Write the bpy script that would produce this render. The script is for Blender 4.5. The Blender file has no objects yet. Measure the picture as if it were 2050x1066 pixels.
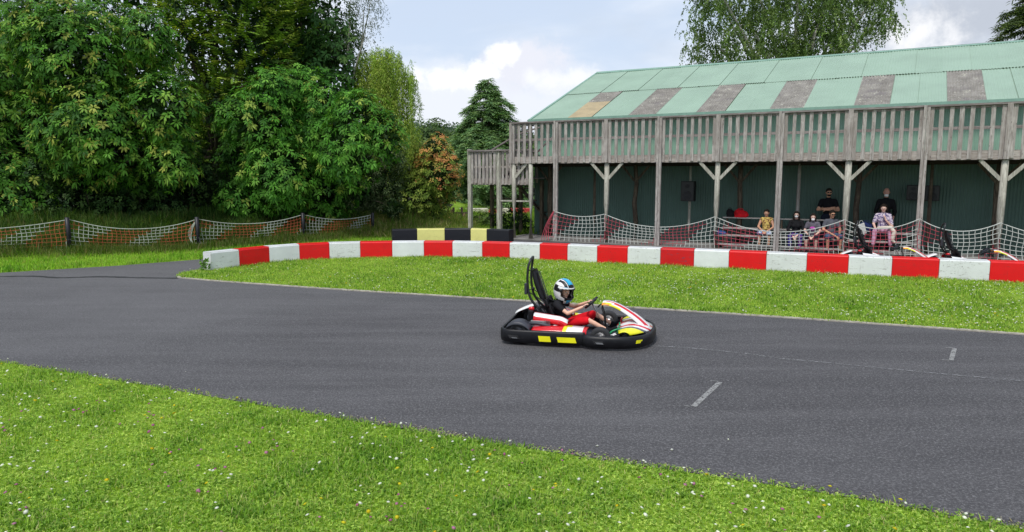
import bpy, bmesh, math, random
import numpy as np
from mathutils import Vector, Matrix
SC = bpy.context.scene
R = math.radians
# ------------------------------------------------------------------ camera
CAM_F, CAM_TH, CAM_ROLL, CAM_H = 1416.17, 0.1329, -0.0023, 2.2     # focal length in px of the 2050 px wide photo, pitch, roll, eye height
cd = bpy.data.cameras.new('camera'); cam = bpy.data.objects.new('camera', cd)
SC.collection.objects.link(cam); SC.camera = cam
cd.sensor_width = 36; cd.lens = 36*CAM_F/2050; cd.clip_start = .05; cd.clip_end = 3000
cam.matrix_world = Matrix.Translation((0, 0, CAM_H)) @ Matrix.Rotation(math.pi/2-CAM_TH, 4, 'X') @ Matrix.Rotation(CAM_ROLL, 4, 'Z')
# ------------------------------------------------------------------ light
SUN_EL, SUN_AZ = R(58), R(205)          # compass azimuth: 0 = +Y, clockwise; behind the camera on its left
SUN_STR, SKY_STR, EXPO = 2.4, 0.09, 0.2
SC.view_settings.view_transform = 'Standard'; SC.view_settings.look = 'None'
SC.view_settings.gamma = 1; SC.view_settings.exposure = EXPO
sd = bpy.data.lights.new('sun', 'SUN'); so = bpy.data.objects.new('sun', sd); SC.collection.objects.link(so)
sd.energy = SUN_STR; sd.angle = R(11); sd.color = (1, .96, .9)
sdir = Vector((math.sin(SUN_AZ)*math.cos(SUN_EL), math.cos(SUN_AZ)*math.cos(SUN_EL), math.sin(SUN_EL)))
so.rotation_euler = (-sdir).to_track_quat('-Z', 'Y').to_euler()
W = bpy.data.worlds.new('World'); SC.world = W; W.use_nodes = True

def lin(r, g, b):
    f = lambda c: (c/255/12.92) if c/255 <= .04045 else ((c/255+.055)/1.055)**2.4
    return (f(r), f(g), f(b))

class NB:                                # small node-building helper
    def __init__(s, tree): s.t = tree; s.t.nodes.clear()
    def n(s, typ, ins=None, **props):
        nd = s.t.nodes.new(typ)
        for k, v in props.items(): setattr(nd, k, v)
        for k, v in (ins or {}).items():
            sock = nd.inputs[k]
            if isinstance(v, bpy.types.NodeSocket): s.t.links.new(v, sock)
            else:
                if sock.type == 'RGBA' and len(v) == 3: v = (*v, 1)
                sock.default_value = v
        return nd
    def mix(s, f, a, b, mode='MIX'):
        nd = s.t.nodes.new('ShaderNodeMix'); nd.data_type = 'RGBA'; nd.blend_type = mode
        for k, v in ((0, f), (6, a), (7, b)):
            if isinstance(v, bpy.types.NodeSocket): s.t.links.new(v, nd.inputs[k])
            else: nd.inputs[k].default_value = (*v, 1) if (k > 0 and len(v) == 3) else v
        return nd.outputs[2]
    def math(s, op, a, b=0, c=None, clamp=False):
        nd = s.t.nodes.new('ShaderNodeMath'); nd.operation = op; nd.use_clamp = clamp
        for k, v in enumerate((a, b) if c is None else (a, b, c)):
            if isinstance(v, bpy.types.NodeSocket): s.t.links.new(v, nd.inputs[k])
            else: nd.inputs[k].default_value = v
        return nd.outputs[0]
    def vmath(s, op, a, b=None):
        nd = s.t.nodes.new('ShaderNodeVectorMath'); nd.operation = op
        for k, v in enumerate((a, b)):
            if v is None: continue
            if isinstance(v, bpy.types.NodeSocket): s.t.links.new(v, nd.inputs[k])
            else: nd.inputs[k].default_value = v
        return nd
    def noise(s, vec, scale, detail=4, rough=.55, dist=0):
        return s.n('ShaderNodeTexNoise', {'Vector': vec, 'Scale': scale, 'Detail': detail, 'Roughness': rough, 'Distortion': dist}).outputs[0]
    def ramp(s, fac, lo, hi, smooth=True):
        nd = s.n('ShaderNodeMapRange', {0: fac, 1: lo, 2: hi, 3: 0.0, 4: 1.0})
        nd.interpolation_type = 'SMOOTHSTEP' if smooth else 'LINEAR'
        return nd.outputs[0]

# ------------------------------------------------------------------ pixel -> place
def ray(x, y):
    x -= 1025; y -= 533
    cr, sr = math.cos(-CAM_ROLL), math.sin(-CAM_ROLL); x, y = cr*x-sr*y, sr*x+cr*y
    c, s = math.cos(CAM_TH), math.sin(CAM_TH)
    return np.array([x, CAM_F*c-y*s, -CAM_F*s-y*c])
def G(x, y, z=0.0):                      # the point of height z seen at a pixel of the photo
    r = ray(x, y); t = (z-CAM_H)/r[2]; return np.array([t*r[0], t*r[1], z])
def WP(x, y, Y):                         # the point at distance Y seen at a pixel
    r = ray(x, y); t = Y/r[1]; return np.array([t*r[0], Y, CAM_H+t*r[2]])

# ------------------------------------------------------------------ sky: Nishita under broken cloud
nb = NB(W.node_tree)
sky = nb.n('ShaderNodeTexSky', sky_type='NISHITA', sun_disc=False, sun_elevation=SUN_EL, sun_rotation=SUN_AZ,
           air_density=1.0, dust_density=1.0, ozone_density=1.5)
tc = nb.n('ShaderNodeTexCoord'); dirv = tc.outputs['Generated']
sep = nb.n('ShaderNodeSeparateXYZ', {0: dirv})
zc = nb.math('MAXIMUM', nb.math('ADD', sep.outputs[2], .16), .05)
pl = nb.n('ShaderNodeCombineXYZ', {0: nb.math('DIVIDE', sep.outputs[0], zc), 1: nb.math('DIVIDE', sep.outputs[1], zc), 2: nb.math('MULTIPLY', sep.outputs[2], 2.0)}).outputs[0]
veil = nb.noise(pl, 1.1, 6, .5, .3)
base = nb.mix(.80, sky.outputs[0], (7.1, 8.2, 10.0))                       # thin high cloud over nearly all of the sky
c1 = nb.mix(nb.ramp(veil, .42, .66), base, (8.1, 8.8, 9.9))
veil2 = nb.noise(nb.vmath('ADD', pl, (3.7, 1.2, 0)).outputs[0], .8, 5, .55, .2)
c2 = nb.mix(nb.math('MULTIPLY', nb.ramp(veil2, .5, .72), .75), c1, (6.2, 7.0, 8.2))   # greyer undersides
def cloud(col_in, px, py, rx, ry, bright, seed, lo=.3, hi=.62, scale=9.0, amt=1.0):
    d = ray(px, py); d = d/np.linalg.norm(d)
    rt = np.cross(d, (0, 0, 1)); rt /= np.linalg.norm(rt); up = np.cross(rt, d)
    a = nb.math('DIVIDE', nb.vmath('DOT_PRODUCT', dirv, tuple(rt)).outputs['Value'], rx/CAM_F)
    b = nb.math('DIVIDE', nb.vmath('DOT_PRODUCT', dirv, tuple(up)).outputs['Value'], ry/CAM_F)
    ca, cb = float(np.dot(d, rt)), float(np.dot(d, up))
    dist = nb.math('SQRT', nb.math('ADD', nb.math('MULTIPLY', a, a), nb.math('MULTIPLY', b, b)))
    nz = nb.noise(nb.vmath('ADD', dirv, (seed, 0, 0)).outputs[0], scale, 9, .62, .2)
    m = nb.math('SUBTRACT', nb.math('MULTIPLY_ADD', nz, 1.5, .25), nb.math('MULTIPLY', dist, .55))
    fr = nb.math('GREATER_THAN', nb.vmath('DOT_PRODUCT', dirv, tuple(d)).outputs['Value'], .3)
    m = nb.math('MULTIPLY', nb.math('MULTIPLY', nb.ramp(m, lo, hi), fr), amt)
    return nb.mix(m, col_in, bright)
c3 = cloud(c2, 960, 215, 330, 80, (8.6, 9.0, 9.8), .3, .3, .8, 7)
c3 = cloud(c3, 1050, 140, 95, 55, (8.4, 8.6, 9.5), 1.7, .35, .75, 12)
c3 = cloud(c3, 895, 160, 72, 28, (10.4, 10.6, 10.9), 5.1, .40, .80, 26)
c3 = cloud(c3, 962, 143, 40, 26, (10.4, 10.6, 10.9), 9.1, .40, .78, 30)
c3 = cloud(c3, 1008, 106, 34, 24, (10.4, 10.6, 10.9), 7.3, .40, .80, 32)
c3 = cloud(c3, 1125, 160, 80, 24, (9.6, 9.8, 10.3), 2.2, .40, .9, 26)
c3 = cloud(c3, 1960, 40, 230, 80, (5.5, 6.0, 6.9), 4.4, .2, .9, 10)
c3 = cloud(c3, 1840, 65, 85, 50, (9.8, 9.9, 10.2), 6.6, .40, .95, 22)
bgn = nb.n('ShaderNodeBackground', {'Color': c3, 'Strength': SKY_STR})
nb.n('ShaderNodeOutputWorld', {'Surface': bgn.outputs[0]})
# ------------------------------------------------------------------ scene helpers
def link(o, parent=None):
    SC.collection.objects.link(o)
    if parent is not None: o.parent = parent
    return o
def tag(o, label=None, cat=None, group=None, kind=None):
    if label: o['label'] = label
    if cat: o['category'] = cat
    if group: o['group'] = group
    if kind: o['kind'] = kind
    return o
def empty(name, loc=(0, 0, 0), rz=0, label=None, cat=None, group=None):
    o = bpy.data.objects.new(name, None); o.empty_display_size = .1
    o.location = tuple(loc); o.rotation_euler = (0, 0, rz); link(o); return tag(o, label, cat, group)
def kids(o): return [c for c in bpy.data.objects if c.parent == o]
def copy_tree(o, parent=None):
    c = o.copy(); link(c); c.parent = parent
    for ch in kids(o): copy_tree(ch, c)
    return c
def V3(*a): return np.array(a, float)
def nrm(v): v = np.asarray(v, float); return v/(np.linalg.norm(v)+1e-12)
def perp(d):
    a = V3(0, 0, 1) if abs(d[2]) < .9 else V3(1, 0, 0)
    s = nrm(np.cross(d, a)); return s, np.cross(s, d)

class MB:
    def __init__(s): s.v = []; s.f = []; s.m = []
    def add(s, vs, fs, m=0):
        b = len(s.v); s.v += [tuple(float(c) for c in p) for p in vs]
        for k, f in enumerate(fs):
            s.f.append(tuple(b+i for i in f)); s.m.append(m[k] if isinstance(m, (list, tuple)) else m)
        return s
    def box(s, c, size, ax=None, m=0):
        c = V3(*c); ax = ax or (V3(1, 0, 0), V3(0, 1, 0), V3(0, 0, 1))
        h = [np.asarray(a)*d/2 for a, d in zip(ax, size)]
        vs = [c+i*h[0]+j*h[1]+k*h[2] for k in (-1, 1) for j in (-1, 1) for i in (-1, 1)]
        return s.add(vs, [(0, 2, 3, 1), (4, 5, 7, 6), (0, 1, 5, 4), (2, 6, 7, 3), (0, 4, 6, 2), (1, 3, 7, 5)], m)
    def beam(s, p0, p1, w, d, side=None, m=0):
        p0, p1 = V3(*p0), V3(*p1); L = np.linalg.norm(p1-p0); a = nrm(p1-p0)
        if side is None: sd, up = perp(a)
        else: up = nrm(np.cross(a, side)); sd = np.cross(up, a)
        return s.box((p0+p1)/2, (w, d, L), (sd, up, a), m)
    def tube(s, pts, r, n=8, m=0, closed=False, cap=True):
        pts = [V3(*p) for p in pts]; N = len(pts); rs = r if isinstance(r, (list, tuple)) else [r]*N
        vs = []; prev = None
        for i, p in enumerate(pts):
            if closed: d = nrm(pts[(i+1) % N]-pts[i-1])
            else: d = nrm(pts[min(i+1, N-1)]-pts[max(i-1, 0)])
            if prev is None: a, b = perp(d)
            else:
                a = nrm(prev-d*np.dot(prev, d)); b = np.cross(d, a)
            prev = a
            for k in range(n):
                t = 2*math.pi*k/n; vs.append(p+rs[i]*(math.cos(t)*a+math.sin(t)*b))
        fs = []
        for i in range(N if closed else N-1):
            j = (i+1) % N
            for k in range(n):
                l = (k+1) % n; fs.append((i*n+k, i*n+l, j*n+l, j*n+k))
        if cap and not closed: fs += [tuple(range(n-1, -1, -1)), tuple((N-1)*n+k for k in range(n))]
        return s.add(vs, fs, m)
    def lathe(s, prof, org=(0, 0, 0), axis=(0, 0, 1), n=20, m=0):
        ax = nrm(axis); a, b = perp(ax); org = V3(*org); vs = []; fs = []
        for (r, h) in prof:
            for k in range(n):
                t = 2*math.pi*k/n; vs.append(org+ax*h+max(r, 1e-4)*(math.cos(t)*a+math.sin(t)*b))
        for i in range(len(prof)-1):
            for k in range(n):
                l = (k+1) % n; fs.append((i*n+k, i*n+l, (i+1)*n+l, (i+1)*n+k))
        return s.add(vs, fs, m)
    def grid(s, P, mfn=None, cu=False, cv=False, m=0):
        nu, nv = len(P), len(P[0]); fs = []; ms = []
        for i in range(nu if cu else nu-1):
            for j in range(nv if cv else nv-1):
                k, l = (i+1) % nu, (j+1) % nv
                mm = mfn(i, j) if mfn else m
                if mm is None: continue
                fs.append((i*nv+j, k*nv+j, k*nv+l, i*nv+l)); ms.append(mm)
        return s.add([p for row in P for p in row], fs, ms)
    def ell(s, c, r, ax=None, nu=14, nv=10, m=0):
        ax = ax or (V3(1, 0, 0), V3(0, 1, 0), V3(0, 0, 1)); c = V3(*c)
        if not isinstance(r, (tuple, list)): r = (r, r, r)
        vs = [c-r[2]*ax[2]]
        for i in range(1, nv):
            t = -math.pi/2+math.pi*i/nv
            for k in range(nu):
                p = 2*math.pi*k/nu
                vs.append(c+r[0]*math.cos(t)*math.cos(p)*ax[0]+r[1]*math.cos(t)*math.sin(p)*ax[1]+r[2]*math.sin(t)*ax[2])
        vs.append(c+r[2]*ax[2]); fs = []; T = len(vs)-1
        for k in range(nu):
            l = (k+1) % nu
            fs.append((0, 1+l, 1+k)); fs.append((T, 1+(nv-2)*nu+k, 1+(nv-2)*nu+l))
            for i in range(nv-2): fs.append((1+i*nu+k, 1+i*nu+l, 1+(i+1)*nu+l, 1+(i+1)*nu+k))
        return s.add(vs, fs, m)
    def cap(s, p0, p1, r0, r1, n=10):
        p0, p1 = V3(*p0), V3(*p1); d = nrm(p1-p0); pts = []; rs = []
        for t in (-90, -60, -30, 0): pts.append(p0+d*r0*math.sin(R(t))); rs.append(max(r0*math.cos(R(t)), 1e-4))
        for t in (0, 30, 60, 90): pts.append(p1+d*r1*math.sin(R(t))); rs.append(max(r1*math.cos(R(t)), 1e-4))
        return s.tube(pts, rs, n)
    def sweep(s, path, prof, closed=False, m=0):        # plan path (x,y); profile of (outward offset, z)
        N = len(path); rows = []
        for i in range(N):
            a = np.array(path[(i-1) % N] if closed else path[max(i-1, 0)], float); b = np.array(path[(i+1) % N] if closed else path[min(i+1, N-1)], float)
            t = nrm(b-a); nn = np.array([t[1], -t[0]])
            rows.append([V3(path[i][0]+nn[0]*o, path[i][1]+nn[1]*o, z) for o, z in prof])
        s.grid(rows, cu=closed, cv=True, m=m)
        if not closed:
            k = len(prof); b = len(s.v)-N*k
            s.f.append(tuple(b+i for i in range(k))); s.m.append(m)
            s.f.append(tuple(b+(N-1)*k+i for i in range(k-1, -1, -1))); s.m.append(m)
        return s
    def build(s, name, mats, parent=None, smooth=False, bevel=0, solid=0, loc=None):
        me = bpy.data.meshes.new(name); me.from_pydata(s.v, [], s.f)
        if not isinstance(mats, (list, tuple)): mats = [mats]
        for mm in mats: me.materials.append(mm)
        if len(mats) > 1: me.polygons.foreach_set('material_index', s.m)
        if smooth: me.polygons.foreach_set('use_smooth', [True]*len(me.polygons))
        me.validate(); me.update()
        o = link(bpy.data.objects.new(name, me), parent)
        if solid:
            md = o.modifiers.new('thick', 'SOLIDIFY'); md.thickness = solid; md.offset = -1
        if bevel:
            md = o.modifiers.new('bevel', 'BEVEL'); md.width = bevel; md.segments = 2; md.limit_method = 'ANGLE'
        return o
def catmull(pts, k=6, closed=False):
    P = [np.asarray(p, float) for p in pts]; out = []; N = len(P)
    for i in range(N if closed else N-1):
        p0 = P[(i-1) % N] if closed or i > 0 else P[0]; p1 = P[i]; p2 = P[(i+1) % N]; p3 = P[(i+2) % N] if closed or i+2 < N else P[-1]
        for j in range(k):
            t = j/k; out.append(.5*((2*p1)+(-p0+p2)*t+(2*p0-5*p1+4*p2-p3)*t*t+(-p0+3*p1-3*p2+p3)*t**3))
    if not closed: out.append(P[-1])
    return out
def fused(name, mb, voxel, mat, parent, smooth=3):      # one continuous skin over overlapping volumes
    o = mb.build(name, mat, parent); md = o.modifiers.new('r', 'REMESH'); md.mode = 'VOXEL'; md.voxel_size = voxel
    sm = o.modifiers.new('s', 'SMOOTH'); sm.iterations = smooth; sm.factor = .5
    dg = bpy.context.evaluated_depsgraph_get(); me = bpy.data.meshes.new_from_object(o.evaluated_get(dg))
    o.modifiers.clear(); old = o.data; o.data = me; bpy.data.meshes.remove(old)
    me.polygons.foreach_set('use_smooth', [True]*len(me.polygons))
    me.materials.clear(); me.materials.append(mat)
    return o
def fast_mesh(name, verts, faces, mat, parent=None, tint=None, smooth=False):     # faces: list of (n,k) index arrays
    me = bpy.data.meshes.new(name); verts = np.ascontiguousarray(verts, np.float32)
    me.vertices.add(len(verts)); me.vertices.foreach_set('co', verts.ravel())
    li = np.concatenate([f.ravel() for f in faces]).astype(np.int32)
    tot = np.concatenate([np.full(len(f), f.shape[1], np.int32) for f in faces])
    st = np.concatenate([[0], np.cumsum(tot)[:-1]]).astype(np.int32)
    me.loops.add(len(li)); me.loops.foreach_set('vertex_index', li)
    me.polygons.add(len(tot)); me.polygons.foreach_set('loop_start', st)
    if smooth: me.polygons.foreach_set('use_smooth', np.ones(len(tot), bool))
    me.update(calc_edges=True); me.validate()
    if tint is not None:
        at = me.color_attributes.new('tint', 'FLOAT_COLOR', 'POINT')
        c = np.ones((len(verts), 4), np.float32); c[:, :3] = tint; at.data.foreach_set('color', c.ravel())
    me.materials.append(mat)
    return link(bpy.data.objects.new(name, me), parent)

# ------------------------------------------------------------------ materials
def newmat(name):
    m = bpy.data.materials.new(name); m.use_nodes = True; return m, NB(m.node_tree)
def finish(b, col, rough=.6, spec=.5, metal=0, bump=None, bstr=.3, bdist=.01, coat=0):
    ins = {'Base Color': col, 'Roughness': rough, 'Specular IOR Level': spec, 'Metallic': metal, 'Coat Weight': coat}
    if bump is not None:
        ins['Normal'] = b.n('ShaderNodeBump', {'Height': bump, 'Strength': bstr, 'Distance': bdist}).outputs[0]
    p = b.n('ShaderNodeBsdfPrincipled', ins); b.n('ShaderNodeOutputMaterial', {'Surface': p.outputs[0]})
def mul(c, k): return tuple(min(1, x*k) for x in c)
def pmat(name, col, rough=.6, var=.15, scale=6, bump=.0, bscale=60, metal=0, spec=.5, dirt=0, dirtcol=(.05, .045, .035), coat=0):
    m, b = newmat(name); co = b.n('ShaderNodeTexCoord').outputs['Object']
    n1 = b.noise(co, scale, 5, .6)
    c = b.mix(b.ramp(n1, .3, .7), mul(col, 1-var), mul(col, 1+var))
    if dirt:
        n2 = b.noise(co, scale*2.3, 8, .7, .4); c = b.mix(b.math('MULTIPLY', b.ramp(n2, .55, .75), dirt), c, dirtcol)
    rg = b.math('ADD', b.math('MULTIPLY', n1, .2), rough-.1)
    finish(b, c, rg, spec, metal, b.noise(co, bscale, 4) if bump else None, bump, .01, coat); return m
def wood(name, light, dark, grain='z', mossy=0):
    m, b = newmat(name); tcn = b.n('ShaderNodeTexCoord'); co = tcn.outputs['Object']
    sc = {'z': (14, 14, 1.1), 'h': (1.1, 1.1, 16)}[grain]
    mp = b.n('ShaderNodeMapping', {'Vector': co, 'Scale': sc}).outputs[0]
    g = b.noise(mp, 3.2, 8, .68, .8); big = b.noise(co, 2.3, 4, .6)
    pl_ = b.n('ShaderNodeMapping', {'Vector': co, 'Scale': (4.4, 4.4, .35) if grain == 'z' else (.4, .4, 6)}).outputs[0]
    per = b.noise(pl_, 2.2, 1, .4)
    c = b.mix(b.ramp(g, .32, .68), dark, light)
    c = b.mix(b.math('MULTIPLY', b.ramp(per, .4, .62), .55), c, mul(dark, 1.3))
    c = b.mix(b.math('MULTIPLY', b.ramp(big, .5, .75), .4), c, mul(light, 1.25))
    kn = b.n('ShaderNodeTexVoronoi', {'Vector': b.n('ShaderNodeMapping', {'Vector': co, 'Scale': (9, 9, 3)}).outputs[0], 'Scale': 1.6}).outputs[0]
    c = b.mix(b.math('MULTIPLY', b.math('SUBTRACT', 1.0, b.ramp(kn, .04, .16)), .8), c, mul(dark, .35))
    if mossy: c = b.mix(b.math('MULTIPLY', b.ramp(b.noise(co, 5, 6, .7), .55, .7), mossy), c, (.12, .14, .07))
    finish(b, c, .85, .2, 0, g, .5, .006); return m
def leafmat(name, rough=.45, trans=.3, spec=.35, gain=1.0):
    m, b = newmat(name); at = b.n('ShaderNodeAttribute', attribute_name='tint').outputs['Color']
    if gain != 1: at = b.mix(1.0, at, (gain, gain, gain), 'MULTIPLY')
    p = b.n('ShaderNodeBsdfPrincipled', {'Base Color': at, 'Roughness': rough, 'Specular IOR Level': spec})
    tcol = b.mix(1.0, at, (1.25, 1.35, .45), 'MULTIPLY')
    t = b.n('ShaderNodeBsdfTranslucent', {'Color': tcol})
    mx = b.n('ShaderNodeMixShader', {0: trans, 1: p.outputs[0], 2: t.outputs[0]})
    b.n('ShaderNodeOutputMaterial', {'Surface': mx.outputs[0]}); return m
M = {}
M['deckwood'] = wood('weathered_grey_wood', lin(192, 186, 181), lin(122, 114, 109))
M['railwood'] = wood('weathered_rail_wood', lin(158, 150, 148), lin(98, 90, 88), 'h')
M['fascia'] = wood('fascia_wood', lin(190, 182, 175), lin(122, 112, 106), 'h')
M['post'] = wood('pale_post_wood', lin(196, 194, 182), lin(132, 128, 118), 'z', .3)
M['bark'] = wood('old_log_post', lin(120, 108, 92), lin(48, 40, 34))
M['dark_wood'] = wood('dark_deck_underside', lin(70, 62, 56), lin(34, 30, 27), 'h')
M['bench'] = wood('bleached_plank', lin(188, 184, 180), lin(134, 128, 124), 'h')
M['black_post'] = pmat('black_post', (.012, .012, .016), .5, .3)
M['black'] = pmat('black_plastic', (.007, .007, .009), .42, .3, 8, .15, 150, spec=.3, dirt=.25, dirtcol=(.07, .065, .06))
M['rubber'] = pmat('tyre_rubber', (.018, .018, .02), .75, .25, 20, .3, 120)
M['steel'] = pmat('bare_steel', (.55, .55, .56), .35, .1, metal=1)
M['tubeblk'] = pmat('black_tube', (.012, .013, .015), .35, .2)
M['red'] = pmat('red_fairing', lin(205, 16, 28), .3, .06, 5, coat=.3, dirt=.12)
M['white'] = pmat('white_fairing', (.78, .78, .78), .3, .04, 5, coat=.3, dirt=.12)
M['yellow'] = pmat('yellow_fairing', lin(232, 226, 20), .35, .06, 5, coat=.2, dirt=.1)
M['orange'] = pmat('orange_fairing', lin(240, 150, 20), .35, .06, 5)
M['greyf'] = pmat('grey_fairing', lin(88, 90, 100), .35, .1, 5)
M['darkgrey'] = pmat('dark_grey_plastic', lin(52, 54, 62), .5, .2, 8)
M['green_tube'] = pmat('green_tube', lin(20, 140, 90), .35, .1)
M['cyan'] = pmat('cyan_paint', lin(20, 160, 205), .25, .05, coat=.4)
M['sign'] = pmat('off_white', (.6, .6, .58), .6, .1)
# ------------------------------------------------------------------ building frame
PHI = 1.0546; BO = V3(1.4425, 22.50, 0); DS = 1.663
BU = V3(math.sin(PHI), -math.cos(PHI), 0); BV = V3(math.cos(PHI), math.sin(PHI), 0); BZ = V3(0, 0, 1)
def BP(s, D, z): return BO+s*BU+D*BV+z*BZ
# ------------------------------------------------------------------ terrain
def sm(t): t = np.clip(t, 0, 1); return t*t*(3-2*t)
def hgt(x, y):
    x = np.asarray(x, float); y = np.asarray(y, float)
    s = y-(24.0+.73*(x+4.7))
    bank = .75*sm((s+1.2)/4.5)*sm((-1.0-x)/3.6)
    hill = 12.5*sm((y-150)/150)*np.exp(-((x+75)/110)**2)
    return bank+hill
def groundmat():
    m, b = newmat('grass_soil'); co = b.n('ShaderNodeTexCoord').outputs['Object']
    n1 = b.noise(co, .35, 5, .6); n2 = b.noise(co, 7, 6, .7); n3 = b.noise(co, 60, 4, .7)
    c = b.mix(b.ramp(n1, .3, .7), (.15, .26, .02), (.22, .34, .035))
    c = b.mix(b.math('MULTIPLY', b.ramp(n2, .45, .75), .5), c, (.06, .12, .014))
    c = b.mix(b.math('MULTIPLY', b.ramp(n3, .5, .75), .5), c, (.13, .19, .035))
    finish(b, c, .9, .1, 0, n3, .6, .02); return m
M['ground'] = groundmat()
gx = np.concatenate([-np.geomspace(500, 26, 22), np.linspace(-24, 14, 96), np.geomspace(16, 500, 22)])
gy = np.concatenate([[-120, -60, -30, -15, -6], np.linspace(0, 44, 100), np.geomspace(46, 1500, 46)])
X, Y = np.meshgrid(gx, gy, indexing='ij'); Z = hgt(X, Y)
idx = np.arange(X.size).reshape(X.shape)
q = np.stack([idx[:-1, :-1], idx[1:, :-1], idx[1:, 1:], idx[:-1, 1:]], -1).reshape(-1, 4)
tag(fast_mesh('ground', np.stack([X.ravel(), Y.ravel(), Z.ravel()], 1), [q], M['ground'], smooth=True), kind='structure')

NEAR = [(-24, -6), (-19, 3), (-14.5, 8.2), (-11, 9.6), (-8.5, 9.05), (-6.01, 8.07), (-4.24, 7.32), (-2.81, 6.68), (-1.36, 6.04), (-.1, 5.51), (.85, 5.13), (1.69, 4.8), (2.42, 4.49), (3.16, 4.12), (5.2, 3.2), (9, 1.6), (16, -1)]
BACK = [(24, 11.2), tuple(BP(9, -.3, 0)[:2]), tuple(BP(-1.6, -.3, 0)[:2]), (-.3, 22.9), (-3.6, 22.6), (-5.3, 21.4), (-6.8, 19.6), (-7.93, 17.84), (-9.41, 16.62), (-11.32, 15.49), (-15, 14.2), (-20, 13), (-27, 9), (-33, -6)]
FAR = [(-6.97, 14.68), (-6.5, 14.45), (-5.6, 14.05), (-3.04, 13.05), (.3, 11.88), (3.64, 10.66), (6.9, 9.33), (11, 7.5), (17, 4.6)]
near_c = [tuple(p) for p in catmull(NEAR, 8)]
far_c = [tuple(p) for p in catmull(FAR, 8)]
def asphalt():
    m, b = newmat('asphalt'); co = b.n('ShaderNodeTexCoord').outputs['Object']
    mp = b.n('ShaderNodeMapping', {'Vector': co, 'Rotation': (0, 0, R(21)), 'Scale': (.22, 1.9, 1)}).outputs[0]
    st = b.noise(mp, 1.1, 6, .62, .5); st2 = b.noise(mp, 4.5, 5, .6, .3)
    big = b.noise(co, .22, 4, .55)
    fine = b.noise(co, 48, 5, .9); agg = b.n('ShaderNodeTexVoronoi', {'Vector': co, 'Scale': 60.0}).outputs[0]
    c = b.mix(b.ramp(st, .3, .7), (.044, .042, .045), (.080, .077, .081))
    c = b.mix(b.math('MULTIPLY', b.ramp(st2, .42, .66), .5), c, (.050, .048, .052))
    sepx = b.n('ShaderNodeSeparateXYZ', {0: co})
    c = b.mix(b.math('MULTIPLY', b.ramp(b.math('ADD', big, b.math('MULTIPLY', sepx.outputs[0], -.022)), .42, .85), .55), c, (.145, .142, .147))  # paler towards the left bend
    c = b.mix(b.math('MULTIPLY', b.ramp(fine, .48, .62), .75), c, (.20, .195, .20))
    c = b.mix(b.math('MULTIPLY_ADD', b.ramp(b.noise(co, 70, 4, .8), .36, .50), .75, .25), (.028, .028, .030), c)
    c = b.mix(b.math('MULTIPLY', b.math('SUBTRACT', 1.0, b.ramp(agg, .05, .20)), b.ramp(b.noise(co, 31, 2), .5, .66)), c, (.27, .265, .26))
    # moss and dust next to the grass edges
    finish(b, c, .82, .35, 0, fine, .55, .006); return m
M['asphalt'] = asphalt()
def sheet(name, poly, z, mat, kind='structure'):
    mb = MB(); mb.add([(p[0], p[1], z) for p in poly], [tuple(range(len(poly)))])
    o = mb.build(name, mat); tag(o, kind=kind); return o
sheet('track', near_c+BACK, .004, M['asphalt'])
M['concrete'] = pmat('floor_concrete', (.19, .18, .17), .85, .25, 2, .3, 40, dirt=.5)
mbf = MB(); c0 = [BP(-1.9, -.28, 0), BP(16, -.28, 0), BP(16, 1.58, 0), BP(-1.9, 1.58, 0)]
mbf.add([(*p[:2], .004) for p in c0]+[(*p[:2], .03) for p in c0], [(4, 5, 6, 7), (0, 1, 5, 4), (1, 2, 6, 5), (2, 3, 7, 6), (3, 0, 4, 7)])
tag(mbf.build('floor', M['concrete']), kind='structure')
# barrier curve through the measured tops of its front edge
bp = np.array([(-6.75, 15.72), (-6.33, 16.31), (-5.86, 16.98), (-5.28, 17.48), (-4.62, 17.80), (-3.88, 17.99), (-3.08, 18.09), (-2.27, 18.13), (-1.53, 18.08), (-.76, 17.93),
    (-.06, 17.73), (.69, 17.48), (1.36, 17.24), (2.05, 16.93), (2.74, 16.66), (3.46, 16.38), (4.17, 16.09), (4.88, 15.80), (5.61, 15.48), (6.36, 15.14), (7.11, 14.82), (7.86, 14.50), (8.65, 14.19), (9.47, 13.88), (10.29, 13.57), (11.11, 13.26)])
def offs(P, d):
    out = []
    for i in range(len(P)):
        t = nrm(P[min(i+1, len(P)-1)]-P[max(i-1, 0)]); out.append(P[i]+d*np.array([-t[1], t[0]]))
    return np.array(out)
bk = offs(bp, .42)
ISL = far_c[:-8]+[(20, 7), (20, 11)]+[tuple(p) for p in bk[::-1]]+[(-7.25, 15.3), (-7.12, 14.9)]
sheet('grass_island', ISL, .012, M['ground'])
# concrete edging between track and island
kp = [(-6.62, 15.35), (-6.98, 15.05), (-7.04, 14.78)]+far_c
M['kerb'] = pmat('kerb_concrete', (.36, .33, .28), .9, .25, 9, .4, 80, dirt=.6, dirtcol=(.07, .09, .03))
mbk = MB(); mbk.sweep([tuple(p) for p in catmull(kp[:3], 5)][:-1]+far_c, [(-.04, .004), (-.04, .02), (.045, .02), (.045, .004)])
tag(mbk.build('kerb', M['kerb']), kind='structure')
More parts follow.
